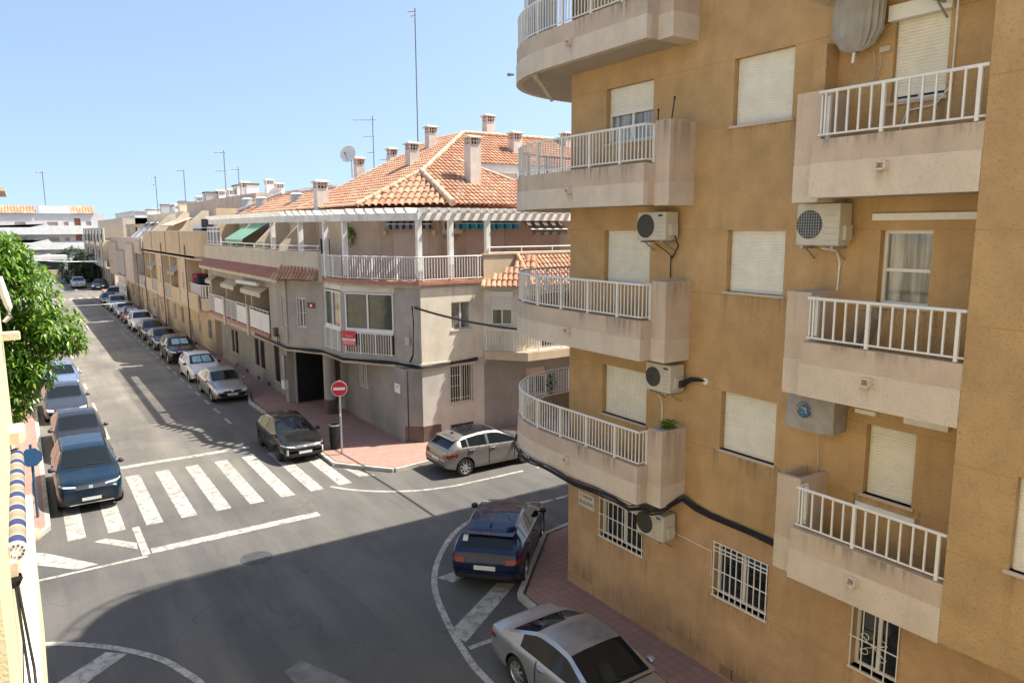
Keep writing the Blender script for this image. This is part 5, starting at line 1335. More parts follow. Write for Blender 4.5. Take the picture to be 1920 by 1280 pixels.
awning('brown_canopy', [(16.9,24.6,8.3),(18.7,24.6,8.3),(18.7,23.9,7.95),(16.9,23.9,7.95)], .25, mat('brown_canopy_cloth', (.10,.075,.055), .9, .3, 6), 'dark brown canopy under the pergola seen beside the mustard building')
for u in (.28, 2.22): 
    t = thing('wall_lantern', wu[2].p(u,7.7,.1), 'cream wall lantern %s the navy striped awning' % ('left of' if u < 1 else 'right of'), 'lamp', 'wall lanterns on the roof terrace')
    m_ = MB(); m_.lathe([(0,.3),(.1,.2),(.08,.19),(.06,.0),(0,-.03)], wu[2].p(u,7.72,.14), n=8); m_.build('lamp_shade', K['cream'], t); m_ = MB(); m_.bar(wu[2].p(u,7.95,.0), wu[2].p(u,7.98,.14), .02); m_.build('bracket', K['stone'], t)
wu[3].far_first = False
ac_unit(wu[3], .15, .95, 7.78, 8.42, .30, 'white air conditioner with rusty fan under the pergola beam', group='air conditioners of the corner house')
# ---- roof
Pk = Vector((18.2,31.4,12.5)); Q = Vector((13.69,26.98,10.25)); E1 = Vector((10.93,27.0,8.86)); E2 = Vector((13.6,24.3,8.90)); ze = 8.86
sl_ = .5; nW = math.hypot(1,sl_)
# west slope: plane through eave x=10.93 ; v up = (1,0,.5)
Vw = Vector((1,0,.5)).normalized(); k_ = 1/Vw.x
def pw(x, y): return (46.5-y, (x-10.93)*k_)
tiled('roof_west', ch, (10.93,46.5,8.87), (0,-1,0), Vw, [pw(10.93,34.3),pw(10.93,27.0),pw(13.69,26.98),pw(18.2,31.4),pw(18.2,34.3)], seed=1)
tiled('roof_west_low', ch, (10.93,46.5,8.87), (0,-1,0), Vw, [pw(10.93,46.5),pw(10.93,34.3),pw(13.0,34.3),pw(13.0,46.5)], seed=2)
Vs = Vector((0,1,.5)).normalized(); 
def ps(x, y): return (x-12.0, (y-24.3)*k_)
tiled('roof_south', ch, (12.0,24.3,8.88), (1,0,0), Vs, [ps(13.55,24.3),ps(26,24.3),ps(26,26.5),ps(17.6,26.5),ps(16.1,28.2),ps(26,28.2),ps(26,31.4),ps(18.2,31.4),ps(13.69,26.98)], seed=3)
cu = (E2-E1).normalized(); cm_ = (E1+E2)/2; cv = (Q-cm_); cv = (cv-cu*cv.dot(cu)); Lc_ = cv.length
tiled('roof_corner', ch, E1, cu, cv, [(0,0),((E2-E1).length,0),((Q-E1).dot(cu),Lc_)], pitch=.27, row=.4, amp=.065, seed=4)
# back slopes so the roof is closed
mb = MB(); mb.add([(18.2,34.35,12.48),(18.2,31.4,12.48),(26,31.4,12.48),(26,38,9.2),(18.2,38,9.2)], [(0,1,2,4),(1,2,3,4)] if False else [(1,2,3,4)])
mb.add([(10.93,34.35,8.8),(18.2,34.35,12.43),(21.8,34.35,8.8)], [(0,1,2)]); mb.add([(18.2,31.4,12.43),(18.2,34.35,12.43),(25.4,34.35,8.8)],[(0,1,2)])
mb.add([(13.0,34.4,9.85),(13.0,46.5,9.85),(16.5,46.5,8.2),(16.5,34.4,8.2)], [(0,1,2,3)]); mb.add([(10.93,46.5,8.8),(13,46.5,9.85),(16.5,46.5,8.2)],[(0,1,2)])
mb.add([(10.93,46.5,8.80),(10.93,27.0,8.80),(13.6,24.3,8.80),(26,24.3,8.80),(26,46.5,8.80)], [(0,1,2,3,4)])
mb.build('roof_back', K['terr'], ch)
mb = MB(); ridge_caps(mb, [Q, Pk+Z3*.04]); ridge_caps(mb, [E1+Z3*.05, Q+Z3*.04]); ridge_caps(mb, [E2+Z3*.05, Q+Z3*.04], .13); ridge_caps(mb, [Pk+Z3*.04,(26,31.4,12.55)]); ridge_caps(mb, [(16.1,28.2,10.9),(17.6,26.5,10.05)], .07)
mb.build('ridge_tiles', mat('ridge_tile', (.58,.40,.27), .85, .25, 4, .3, 40), ch, 60)
mb = MB(); mb.bar((10.98,34.35,8.9),(18.2,34.35,12.5),.14,.16); mb.bar((13.0,34.4,9.93),(13.0,46.5,9.93),.2,.14); mb.build('verge', K['stone'], ch)
# cut-out terrace in the south roof
mb = MB(); wr = Wall((16.0,28.2),(26,28.2),(0,-1)); wr.wall(mb, 9.2, 10.84, [(1.2,3.2,9.3,10.45)], .1); mb.add([(15.6,26.5,9.3),(26,26.5,9.3),(26,28.2,9.3),(15.6,28.2,9.3)], [(0,1,2,3)]); mb.build('dormer_wall', K['whitew'], ch)
window(wr, ch, 1.2, 3.2, 9.3, 10.45, closed=1, sm='shut_pink', sill=False)
plant('spiky_plant', (17.6,27.2,9.4), .1, 90, 'spiky green plant in the cut-out roof terrace', h=.35, blade=(.05,.5), seed=9, droop=.4, pot=.2)
# right wing with its tiled skirt
WX = [(14.62,CY),(15.75,22.85),(30,22.85)]
mb = MB(); wr1 = Wall(WX[0],WX[1],(-.7,-.7)); wr2 = Wall(WX[1],WX[2],(0,-1))
wr1.wall(mb, 3.3, 5.75, [(.32,1.12,4.35,5.45)], .06); wr2.wall(mb, 3.3, 5.75, [(.9,2.2,3.4,5.3),(4,5.2,3.4,5.3)], .1)
mb.build('wing_wall', K['beige'], ch)
window(wr1, ch, .32, 1.12, 4.35, 5.45, closed=.48, gm='glass', sill=True, depth=.06, box=True)
window(wr2, ch, .9, 2.2, 3.4, 5.3, closed=.3, sill=False); window(wr2, ch, 4, 5.2, 3.4, 5.3, closed=.6, sill=False)
mb = MB(); mb.prism([(14.60,CY-.1),(15.72,22.45),(30,22.45),(30,24),(14.60,24)], 3.0, 3.32); mb.build('wing_slab', K['orange'], ch)
railing([(14.7,CY-.1),(15.75,22.5),(30,22.5)], 3.36, 4.15, ch, step=.12, postev=9)
mb = MB(); mb.add([(14.62,CY,0),(14.62,CY+1.6,0),(14.62,CY+1.6,3.0),(14.62,CY,3.0)], [(0,1,2,3)]); wg = Wall((14.62,CY),(30,CY),(0,-1)); wg.wall(mb, 0, 3.0, [(2.0,3.0,1.3,2.4),(5.2,6.2,.12,2.4)], .1); mb.build('wing_ground_wall', K['graylo'], ch)
window(wg, ch, 2.0, 3.0, 1.3, 2.4, closed=.35, sm='shut_pink', fm='shut_pink', gm='glass'); window(wg, ch, 5.2, 6.2, .12, 2.4, closed=0, fm='brown', gm='dark', sill=False)
mb = MB(); wr3 = Wall((14.62,CY-.04),(30,CY-.04),(0,-1)); wr3.wall(mb, 5.95, 7.0, ()); mb.box(14.6,30,CY-.08,CY+.1,7.0,7.05); mb.build('terrace_parapet', K['orange'], ch)
railing([(14.9,CY),(24,CY)], 7.05, 7.28, ch, step=1.5, bar=.03, postev=99, low=.0)
tiled('tile_skirt', ch, (15.9,22.35,5.82), (1,0,0), (0,1.35,1.0), [(0,0),(14,0),(14,1.75),(.5,1.75)], pitch=.2, row=.32, seed=7)
du = (Vector((15.9,22.35,5.82))-Vector((14.35,23.6,5.82))); tiled('tile_skirt', ch, (14.35,23.6,5.82), du, Vector((.75,.85,1.1)), [(0,0),(du.length,0),(du.length-.05,1.6)], pitch=.2, row=.32, seed=8)
mb = MB(); ridge_caps(mb, [(15.9,22.35,5.86),(16.15,23.75,6.95)]); mb.build('ridge_tiles', K['ridge'] if 'ridge' in K else K['tile'], ch)
mb = MB(); mb.prism([(14.45,23.75),(15.85,22.5),(30,22.5),(30,24),(14.45,24)], 5.72, 5.82); mb.build('eave_slab', K['cream'], ch)
# body behind so nothing is hollow
mb = MB(); mb.box(16.5,30,26.35,46.2,0,8.75); mb.build('house_core', K['beige'], ch)
# chimneys (roof parts)
def zpl(x, y): return min(8.86+.5*(x-10.93), 8.86+.5*(y-24.3))
for (x,y,zt_,w_) in ((11.15,31.6,10.1,.5),(14.75,29.9,11.75,.46),(16.9,32.2,12.85,.44),(15.65,26.25,11.7,.5),(19.9,31.8,13.55,.46),(20.0,29.6,12.5,.48),(24.2,31.0,12.9,.5),(16.6,36,12.15,.42),(14.6,35.6,11.55,.42)):
    chimney(ch, x, y, zpl(x,y)-.6 if y < 34.4 else 9, zt_, w_)

# ------------------------------------------------------------ the row of houses down the left street
def house(name, x, y0, y1, label, h1, h2, wall, par, seed, floors=2, back=12, gm='tan'):
    """terraced house with a street face at x, between y0 (near) and y1 (far)"""
    hs = thing(name, ((x+back+x)/2, (y0+y1)/2, 0), label, 'building', 'terraced houses along the left street'); rnd = random.Random(seed)
    xg = x+.9; L = y1-y0
    mb = MB(); Wg_ = Wall((xg,y1),(xg,y0),(-1,0)); n = max(2, int(L/3.2)); hol = []; hol1 = []
    for i in range(n):
        c = L*(i+.5)/n
        if i % 3 == 1: hol.append((c-.5,c+.5,.12,2.3))
        else: hol.append((c-.55,c+.55,.95,2.2))
        hol1.append((c-.6,c+.6,3.35,5.5))
    Wg_.wall(mb, 0, 3.0, hol, .12, 0); Wg_.wall(mb, 3.0, h1, hol1, .5, 1)
    Wn = Wall((xg,y0),(x+back,y0),(0,-1)); Wn.wall(mb, 0, h2, (), .1, 1); Wf = Wall((xg,y1),(x+back,y1),(0,1)); Wf.wall(mb, 0, h2, (), .1, 1)
    mb.build('wall', [K[gm], wall], hs)
    for h in hol: window(Wg_, hs, *h, closed=rnd.choice((0,.4)), gm='glass', fm='black' if rnd.random() < .4 else 'alu', sill=h[2] > .5, grille=5 if h[2] > .5 else 0, sm='shut_pink')
    for h in hol1: window(Wg_, hs, *h, closed=rnd.choice((.2,.5,1)), gm='glass', sill=False, depth=.5, sm='shut_pink')
    mb = MB(); mb.box(x,xg,y0,y1,2.86,3.05); mb.build('floor_slab', K['cream'], hs)
    for i in range(n):
        c = y0+L*(i+.5)/n; a, b = c-L/n/2+.15, c+L/n/2-.15
        if i % 2 == 0: mb = MB(); mb.box(x,x+.1,a,b,3.05,3.95); mb.build('balcony_parapet', par, hs)
        else: railing([(x+.05,a),(x+.05,b)], 3.08, 3.98, hs, step=.3, bar=.03, postev=5)
        mb = MB(); mb.box(x,xg,b,b+.3,3.05,h1-.1); mb.build('pier', par, hs)
        if i % 3 == 1 or (seed == 8 and i % 2):
            wb_ = Wall((x+.04,b),(x+.04,a-.15),(-1,0)); m_ = MB(); q = wb_.L/2; wb_.wall(m_, 3.05, h1-.1, [(q-.3,q+.3,4.0,5.2)], .12); m_.build('bay_wall', wall, hs); window(wb_, hs, q-.3, q+.3, 4.0, 5.2, closed=.0, depth=.1, gm='glassc')
        if i % 3 == 0: m_ = MB(); m_.tube([(x-.03,b+.15,.3),(x-.03,b+.15,h1+.8)], .04, 6); m_.build('downpipe', K['plinth'], hs)
        if i % 3 == 2:
            m_ = MB(); m_.add([(x+.5,a,5.6),(x+.5,b,5.6),(x-.25,b,5.05),(x-.25,a,5.05),(x-.25,b,4.85),(x-.25,a,4.85)], [(0,1,2,3),(3,2,4,5)])
            tag(m_.build('balcony_awning', [K['greencl2'],K['greyfab'],K['whitew']][(i+seed)%3]), '%s awning on the %s, bay %s from its near end' % (['pale green','grey','white'][(i+seed)%3], 'beige rounded house' if seed == 5 else 'boxed balcony house' if seed == 8 else 'distant pale house', ['first','second','third','fourth','fifth','sixth','seventh','eighth','ninth','tenth','eleventh','twelfth'][i]), 'awning', 'awnings down the long street')
    return hs, xg
# B: beige house with the rounded corner terrace
hb, xg = house('terraced_house', 9.1, 49.0, 71.5, 'beige house with rounded terrace parapet next to the grey corner house', 6.2, 6.4, K['orange'], K['orange'], 5)
pth = [(9.1,71.5),(9.1,49.2)]+arc(11.1,49.2,2.0,180,262,10)
mb = MB(); offset_wall(mb, pth, .14, 6.2, 7.85); mb.prism(pth+[(13,47.2),(13,71.5)], 6.14, 6.34); mb.build('terrace_parapet', K['tan'], hb)
mb = MB(); ip = [(9.07,71.5),(9.07,49.2)]+arc(11.1,49.2,2.03,180,262,10)
offset_wall(mb, ip, .2, 7.85, 7.92); offset_wall(mb, ip, .16, 6.1, 6.2); mb.build('coping', K['cream'], hb)
p1 = [(9.25,53.5),(9.25,49.4)]+arc(11.2,49.4,1.95,180,250,8)
mb = MB(); mb.prism(p1+[(12,47.6),(12,53.5)], 2.95, 3.2); offset_wall(mb, p1, .12, 3.2, 3.75); mb.build('rounded_balcony', K['cream'], hb)
railing(p1, 3.8, 4.55, hb, step=.28, bar=.07, postev=99)
mb = MB(); mb.box(11.0,14,47.4,49.2,0,6.2); mb.build('corner_wall', K['orange'], hb)
mb = MB(); wq = Wall((11.3,71.5),(11.3,47.5),(-1,0)); wq.wall(mb, 6.34, 8.7, [(3,5,6.4,8.4),(9,11,6.4,8.4),(14,16,6.4,8.4),(20,22.5,6.4,8.4)], .1); Wall((11.3,47.5),(21,47.5),(0,-1)).wall(mb, 6.34, 9.2, ()); mb.add([(11.3,47.5,8.7),(21,47.5,8.7),(21,71.5,8.7),(11.3,71.5,8.7)], [(0,1,2,3)]); mb.build('upper_wall', K['pinkish'], hb)
for a in ((3,5),(9,11),(14,16),(20,22.5)): window(wq, hb, a[0], a[1], 6.4, 8.4, closed=.3, sill=False)
mb = MB(); mb.box(12.4,22,46.9,47.3,8.6,9.9); mb.box(10.0,12.4,46.6,47.3,7.6,9.25); mb.build('end_wall', mat('sunlit_ochre_wall', (.60,.46,.28), .95, .1), hb)
mb = MB(); wt = Wall((12.6,70),(12.6,47.5),(-1,0)); wt.wall(mb, 8.7, 10.25, ()); Wall((12.6,47.5),(22,47.5),(0,-1)).wall(mb, 8.7, 10.25, ()); mb.add([(12.6,47.5,10.25),(22,47.5,10.25),(22,70,10.25),(12.6,70,10.25)], [(0,1,2,3)]); mb.build('penthouse_wall', K['pinkish'], hb)
for y in (55,62,68): 
    mb = MB(); mb.add([(11.3,y,6.3),(9.3,y,7.9),(10.9,y,9.3),(11.3,y,9.3)]+[(11.3,y+.15,6.3),(9.3,y+.15,7.9),(10.9,y+.15,9.3),(11.3,y+.15,9.3)], [(0,1,2,3),(7,6,5,4),(0,4,5,1),(1,5,6,2),(2,6,7,3)]); mb.build('terrace_party_wall', K['cream'], hb)
awning('grey_blue_awning', [(11.2,53.5,8.75),(11.2,49.2,8.75),(9.9,49.2,8.1),(9.9,53.5,8.1)], .25, mat('slate_awning_cloth', (.16,.18,.21), .9, .1), 'slate blue awning with white valance over the rounded terrace')
mb = MB(); mb.box(9.9,10.0,47.7,50.6,7.0,8.65); tag(mb.build('dark_screen', mat('dark_blue_screen', (.012,.014,.03), .8, .2)), 'dark navy privacy screen beside the slate awning', 'screen')
awning('tile_awning', [(11.2,66,8.9),(11.2,60,8.9),(9.8,60,8.35),(9.8,66,8.35)], .1, K['orange'], 'ochre canopy over the far end of the beige terrace')
for i,(y,z,m_) in enumerate(((51.3,4.6,mat('dark_red_cloth', (.22,.02,.035), .9, .2)),(50.4,4.5,mat('navy_cloth',(.02,.025,.06),.9,.2)))):
    mb = MB(); mb.box(9.35,10.1,y-.9 if i == 0 else y-.4,y+.6,z-.1,z+.55); o = mb.build('laundry', m_); bv = o.modifiers.new('b','BEVEL'); bv.width = .12; bv.segments = 3
    tag(o, ['dark red cover on the rounded balcony of the beige house', 'navy cloth on the rounded balcony behind the white balusters'][i], 'cloth')
for y in (66.5,59.8,54.0): mb = MB(); mb.box(9.075,9.1,y-.03,y+.03,6.2,7.85); mb.build('parapet_joint', K['plinth'], hb)
for i,(x,y,z,w_,h_) in enumerate(((13.5,52,10.25,.8,.7),(13.3,63,10.25,1.2,.6),(13.4,76,9.7,.9,.8),(14,81,9.7,1.4,.6),(13.6,88,9.7,.8,.9),(13.4,94,9.7,1.6,.5),(14.5,57.5,10.25,1.5,.9))):
    t = thing('roof_box', (x,y,z), '%s roof-top box %s down the street' % (['white','grey','cream','white','grey','long low white','large pale'][i], ['nearest the pinkish end wall','beside the middle antenna','above the boxed balconies','in the middle of the far roof','near the tall thin antenna','last of the row','behind the penthouse parapet'][i]), 'roof unit', 'boxes on the flat roofs')
    m_ = MB(); m_.box(x-w_/2,x+w_/2,y-w_/2,y+w_/2,z,z+h_); m_.build('body', K[['whitew','steel','cream','whitew','steel','whitew','whitew'][i]], t); m_ = MB(); m_.box(x-w_/2-.05,x+w_/2+.05,y-w_/2-.05,y+w_/2+.05,z+h_,z+h_+.1); m_.build('lid', K['plinth'], t)
# C and D
hc, xg = house('terraced_house', 9.1, 72.5, 98.0, 'grey and beige house with boxed-in balconies further down the street', 6.4, 6.5, K['beige'], K['gray'], 8)
mb = MB(); mb.box(8.95,9.1,73,97,5.9,7.2); mb.box(9.1,9.25,72.5,98,6.4,7.3); mb.box(8.75,9.2,76.5,82.5,3.05,6.7); mb.box(8.75,9.2,90,97.8,3.05,6.7); mb.build('boxed_balcony', K['pinkish'], hc)
mb = MB(); mb.box(8.72,9.2,83,89.5,3.5,5.9); mb.build('boxed_balcony', K['gray'], hc)
mb = MB(); 
for i in range(14): mb.box(8.70,8.73,83+i*.48,83.08+i*.48,.7,3.3)
for z in (.8,1.6,2.4,3.2): mb.box(8.69,8.74,83,89.5,z,z+.07)
mb.build('white_grille', K['white'], hc)
mb = MB(); wq = Wall((10.8,98),(10.8,72.5),(-1,0)); wq.wall(mb, 6.5, 8.6, [(3,4.4,6.6,8.3),(8,9.6,6.6,8.3),(14,15.4,6.6,8.3),(19,21,6.6,8.3)], .1); Wall((10.8,72.5),(21,72.5),(0,-1)).wall(mb, 6.5, 8.6, ()); mb.add([(10.5,72.5,8.6),(21,72.5,8.6),(21,98,8.6),(10.5,98,8.6)], [(0,1,2,3)]); mb.build('upper_wall', K['cream'], hc)
mb = MB(); mb.box(13,21,74,97,8.6,9.7); mb.build('penthouse_wall', K['cream'], hc)
for y in (74.5,78.5): 
    t = thing('solar_panel', (10.2,y,7.4), 'tilted dark solar panel %s on the grey-beige house terrace' % ('nearest the slate awning' if y < 76 else 'second from the slate awning'), 'solar panel', 'solar panels on the terraced house')
    m_ = MB(); m_.add([(9.4,y,7.3),(9.4,y+3,7.3),(10.9,y+3,8.7),(10.9,y,8.7)], [(0,3,2,1)]); m_.build('panel', K['glass'], t); m_ = MB(); m_.bar((9.4,y,7.3),(10.9,y,8.7),.1); m_.bar((9.4,y+3,7.3),(10.9,y+3,8.7),.1); m_.build('frame', K['white'], t)
hd, xg = house('terraced_house', 9.6, 112.0, 148.0, 'distant pale house with narrow windows beyond the second crossing', 6.6, 6.6, K['beige'], K['cream'], 11)
mb = MB(); mb.box(9.6,9.75,112,148,6.4,8.3); mb.build('terrace_parapet', K['beige'], hd)
mb = MB(); mb.box(12,24,112,148,6.6,9.6); mb.build('penthouse_wall', K['cream'], hd)
mb = MB(); 
for i in range(6): mb = MB(); mb.box(9.5,9.62,114+i*5.5,115.6+i*5.5,6.3,8.0); mb.build('dark_window', K['glassg'], hd)
# roofs seen behind the corner house (left, above the pergola)
def back_house(x0,x1,y0,y1,z,label,m='whitew'):
    t = thing('background_house', ((x0+x1)/2,(y0+y1)/2,0), label, 'building', 'houses behind the street'); mb = MB(); mb.box(x0,x1,y0,y1,0,z); mb.build('wall', K[m], t)
    mb = MB(); mb.box(x0-.1,x1+.1,y0-.1,y1+.1,z,z+.15); mb.build('coping', K['cream'], t); return t
b1 = back_house(23,34,62,82,11.6,'white roof-top house with dark openings behind the beige house')
mb = MB(); mb.box(24.5,30,61.9,62.05,10.2,11.2); mb.build('dark_opening', K['brown'], b1)
b2 = back_house(22.5,40,50,60,10.6,'pinkish back building between the white house and the tiled roof','pinkish')
b3 = back_house(17,23,88,110,11.0,'white terrace house with chimneys above the boxed balconies')
b4 = back_house(30,45,48,60,10.9,'cream building behind the low tiled roof','cream')
b5 = back_house(13.5,20,112,135,10.4,'low white house at the far end behind the pale house')
for (x,y,z,t_) in ((14.5,66,11.3,hb),(17,60,11.9,hb),(16.6,56,11.4,hb),(15.6,92,10.8,hc),(16.2,84,10.6,hc),(21.5,50.5,11.5,hb),(26,52,11.6,b2)):
    chimney(t_, x, y, 8.5, z, .6, m='whitew')
# far white building closing the street
fb = thing('white_balcony_block', (4,172,0), 'long white building with stepped balconies and red roof at the end of the street', 'building')
FY = 170
WF = Wall((-14,FY),(14,FY),(0,-1)); mb = MB(); hol = []
for z0 in (8.9,5.9): hol += [(13.7+i*0+a, 13.7+b, z0, z0+c) for i,(a,b,c) in enumerate(((.2,1.9,.7),(5.4,7.2,.7),(8.2,9.0,.7),(10.0,11.1,1.4),(12.0,12.9,.8)))]
hol = [h for h in hol if h[1] < 27.9]
WF.wall(mb, 0, 11.2, hol, .3); WF.wall(mb, 11.2, 11.3, (), .1); mb.box(14,15,FY,FY+10,0,11.2); mb.build('wall', mat('offwhite_wall', (.60,.57,.55), .95, .06), fb)
for h in hol: mb = MB(); WF.quad(mb, h[0], h[1], h[2], h[3], -.25); mb.build('window', K['brown'] if h[3]-h[2] > 1 else K['pinkish'], fb)
for z in (7.2,4.3,1.6):
    mb = MB(); m_ = [(-14,z),(-14,z+1.35),(2.2,z+1.35),(2.8,z+2.0),(5.0,z+2.0),(5.6,z+1.35),(14,z+1.35),(14,z)]
    vs = [(x+0,FY-1.6,q) for x,q in m_]+[(x+0,FY-1.45,q) for x,q in m_]; n = len(m_)
    mb.add(vs, [(0,1,4,5,6,7)[::1], (1,2,3,4)]+[(i,(i+1)%n,(i+1)%n+n,i+n) for i in range(n)]); mb.add([(-14,FY-1.6,z),(14,FY-1.6,z),(14,FY,z),(-14,FY,z)],[(0,1,2,3)]); mb.build('balcony', K['whitew'], fb)
tiled('roof', fb, (-3.5,FY-.3,11.2), (1,0,0), (0,1,.75), [(0,0),(7.2,0),(7.2,2.3),(0,2.3)], pitch=.5, row=.8, amp=.1); tiled('roof', fb, (9.3,FY-.3,11.2), (1,0,0), (0,1,.75), [(0,0),(4,0),(4,2.3),(0,2.3)], pitch=.5, row=.8, amp=.1)
mb = MB(); mb.box(3.9,9.2,FY-.3,FY+4,11.2,12.7); mb.build('stair_tower', K['whitew'], fb)
gl = thing('grey_canopy_house', (-3,100,0), 'grey house corner with slatted canopy at the far left above the tree', 'building')
mb = MB(); mb.box(-14,-1.9,96,112,0,10.6); mb.build('wall', K['gray'], gl); mb = MB(); mb.box(-1.95,-1.6,95.8,96.2,0,12.2); mb.build('corner_post', K['whitew'], gl)
mb = MB(); mb.box(-14,-.6,95,112,12.1,12.5); mb.build('canopy', K['stone'], gl)
# garage, hedge at the end
gg = thing('white_garage', (6,150,0), 'small white garage with black door at the end of the street', 'building')
mb = MB(); mb.box(2.0,7.0,150,156,0,3.6); mb.build('wall', K['whitew'], gg); mb = MB(); mb.box(2.6,6.4,149.9,150.1,.1,2.9); mb.build('door', K['black'], gg)
mb = MB(); mb.box(-6,12,146,146.3,0,1.4); tag(mb.build('garden_wall', K['orange']), 'low pinkish garden wall in front of the white garage', 'wall')
# ------------------------------------------------------------ leaves
def leaf_cloud(name, parent, blobs, n, size, seed, local=False, per=6, droop=.5, shell=.55, mt='leaf', gap=0.0):
    rnd = np.random.default_rng(seed); bl = np.array(blobs, float); wts = (bl[:,3]*bl[:,4]*bl[:,5])**.7; wts /= wts.sum()
    V_ = []; F = []; UVs = []
    idx = rnd.choice(len(bl), n, p=wts)
    d = rnd.normal(size=(n,3)); d /= np.linalg.norm(d,axis=1)[:,None]
    rr = (shell+(1-shell)*rnd.random(n))**.8
    cen = bl[idx,:3]+d*rr[:,None]*bl[idx,3:6]
    for c, dd in zip(cen, d):
        if gap and math.sin(c[0]*3.1+c[1]*2.3)+math.sin(c[2]*3.7+c[0]*1.9)+math.sin(c[1]*4.1-c[2]*2.2) < -2.2+gap: continue
        ax = Vector(dd)+Vector((rnd.normal()*.4,rnd.normal()*.4,.25)); ax.normalize(); s0 = ax.orthogonal().normalized(); t0 = ax.cross(s0); base = Vector(c)
        for k in range(per):
            a = 2*math.pi*k/per+rnd.uniform(-.4,.4); out = (s0*math.cos(a)+t0*math.sin(a)+ax*.45); out.normalize()
            L = size*rnd.uniform(.7,1.25); wd = L*.30
            o2 = (out-Z3*droop).normalized(); sd_ = out.cross(Z3); sd_ = sd_.normalized() if sd_.length > .1 else Vector((1,0,0))
            up = sd_.cross(out)*.18*wd
            p0 = base+out*size*.12; p1 = p0+out*L*.42; p2 = p1+o2*L*.58
            b = len(V_); V_ += [p0, p1+sd_*wd*.5+up, p1, p1-sd_*wd*.5+up, p2]; F += [(b,b+2,b+1),(b,b+3,b+2),(b+1,b+2,b+4),(b+2,b+3,b+4)]
            u = rnd.uniform(0,200); UVs += [(u,.5)]*12
    mb = MB(); mb.v = V_; mb.f = F; mb.m = [0]*len(F); mb.uv = UVs
    return mb.build(name, K[mt], parent, local=local)
tr = thing('street_tree', (-.75,23.6,.12), 'leafy green street tree on the left sidewalk above the parked cars', 'tree')
mb = MB(); mb.tube([(-.75,23.6,.1),(-.72,23.6,1.2),(-.80,23.62,2.4),(-.85,23.7,3.4)], [.17,.14,.125,.11], 10)
for q in ((.3,.6,6.6),(-1.9,.2,6.8),(-.9,-1.2,7.0),(.6,-.6,5.4),(-1.6,1.4,5.6)):
    e = Vector((-.9+q[0]*.8, 23.7+q[1], q[2])); s_0 = Vector((-.85,23.7,3.2)); mb.tube([s_0, s_0+(e-s_0)*.4+Vector((0,0,.2)), s_0+(e-s_0)*.75, e], [.07,.05,.035,.015], 7)
mb.build('trunk', K['bark'], tr, 60)
blobs = [(-1.0,23.4,7.0,1.35,1.5,1.1),(-.1,23.3,6.3,1.0,1.3,1.0),(.55,23.3,5.35,.75,1.0,.65),(-.3,23.5,4.9,1.1,1.3,1.0),(-1.4,23.8,5.3,1.6,1.6,1.5),(.15,23.2,4.45,.65,.9,.6),(-.45,23.2,3.75,.55,.8,.75),(-1.2,23.4,4.0,1.0,1.1,.9),(-.5,23.0,7.35,.75,.9,.6),(-.65,23.2,3.2,.35,.5,.4),(1.05,23.3,5.0,.30,.5,.3),(-2.4,24,6.2,1.2,1.4,1.4)]
leaf_cloud('crown', tr, blobs, 4300, .24, 5, per=6, droop=.55, shell=.35, gap=.55)
for i,(x,y,z,r,lab) in enumerate(((9.3,131,2.2,3.0,'dark round hedge bush in front of the far white building'),(12.5,137,2.0,2.8,'dark bush at the end of the street on the right'),(8.5,158,2.6,3.0,'dark tree top in front of the far white building left of the hedge'))):
    t = thing('bush', (x,y,0), lab, 'bush', 'bushes at the end of the street'); mb = MB(); mb.cyl((x,y,0),(x,y,z),.2,.1); mb.build('stem', K['bark'], t)
    leaf_cloud('leaves', t, [(x,y,z,r,r,r*.8),(x+r*.7,y+2,z-.4,r*.7,r*.7,r*.6),(x-r*.8,y+1,z-.6,r*.7,r,r*.6)], 900, .5, 20+i, per=5, droop=.2, shell=.6, mt='leafd')
for (y,lab) in ((35.0,'potted palm-like plant on the left roof terrace near the white post'),(36.2,'second green plant on the left roof terrace near the green awning')):
    plant('terrace_plant', (10.0,y,6.5), .15, 70, lab, h=.7, blade=(.05,.5), seed=int(y), droop=.5, pot=.18)
mb = MB(); mb.uv = []; 
leaf_cloud('wall_plant', None, [(11.05,28.25,7.75,.18,.2,.42)], 60, .16, 31, per=5); tag(bpy.data.objects['wall_plant'], 'dark hanging plant on the terrace wall between the pergola posts', 'plant')

# ------------------------------------------------------------ antennas, dishes, cables
def antenna(name, x, y, z0, z1, label, els=((-.35,.35,.0),), r=.02, boom=.5, group='tv antennas on the roofs', m='mast', yagi=True):
    t = thing(name, (x,y,z0), label, 'antenna', group); mb = MB(); mb.tube([(x,y,z0),(x,y,z1)], r, 6); mb.build('mast', K[m], t)
    mb = MB(); bd = Vector((-.83,.55,0)); sd_ = Vector((.55,.83,0))*.6
    for (zz, L, n) in els:
        c = Vector((x,y,zz)); mb.tube([c-bd*L*.15, c+bd*L], r*.6, 5)
        for k in range(n):
            p = c+bd*L*(k/max(1,n-1)); mb.tube([p-sd_*.28*(1-.05*k)-Z3*.12, p+sd_*.28+Z3*.12], r*.35, 4)
    mb.build('aerial_elements', K[m], t); return t
antenna('tall_antenna_mast', 16.7, 33.2, 11.7, 18.35, 'very tall thin antenna mast above the tiled roof', els=((18.2,.35,5),(18.0,.2,3)), r=.028)
antenna('tv_antenna', 15.4, 35.6, 10.8, 13.6, 'tv antenna with long boom left of the dish chimney', els=((13.4,1.0,4),(12.6,.5,3),(11.8,.3,3)), r=.022)
antenna('tv_antenna', 15.2, 66.6, 10, 14.6, 'tv antenna above the pinkish penthouse', els=((14.4,.9,3),(12.9,.9,4)), r=.04)
antenna('tv_antenna', 14.7, 82, 9.5, 14.0, 'thin bent antenna above the grey-beige house', els=((13.9,.8,2),(10.9,.8,2)), r=.045)
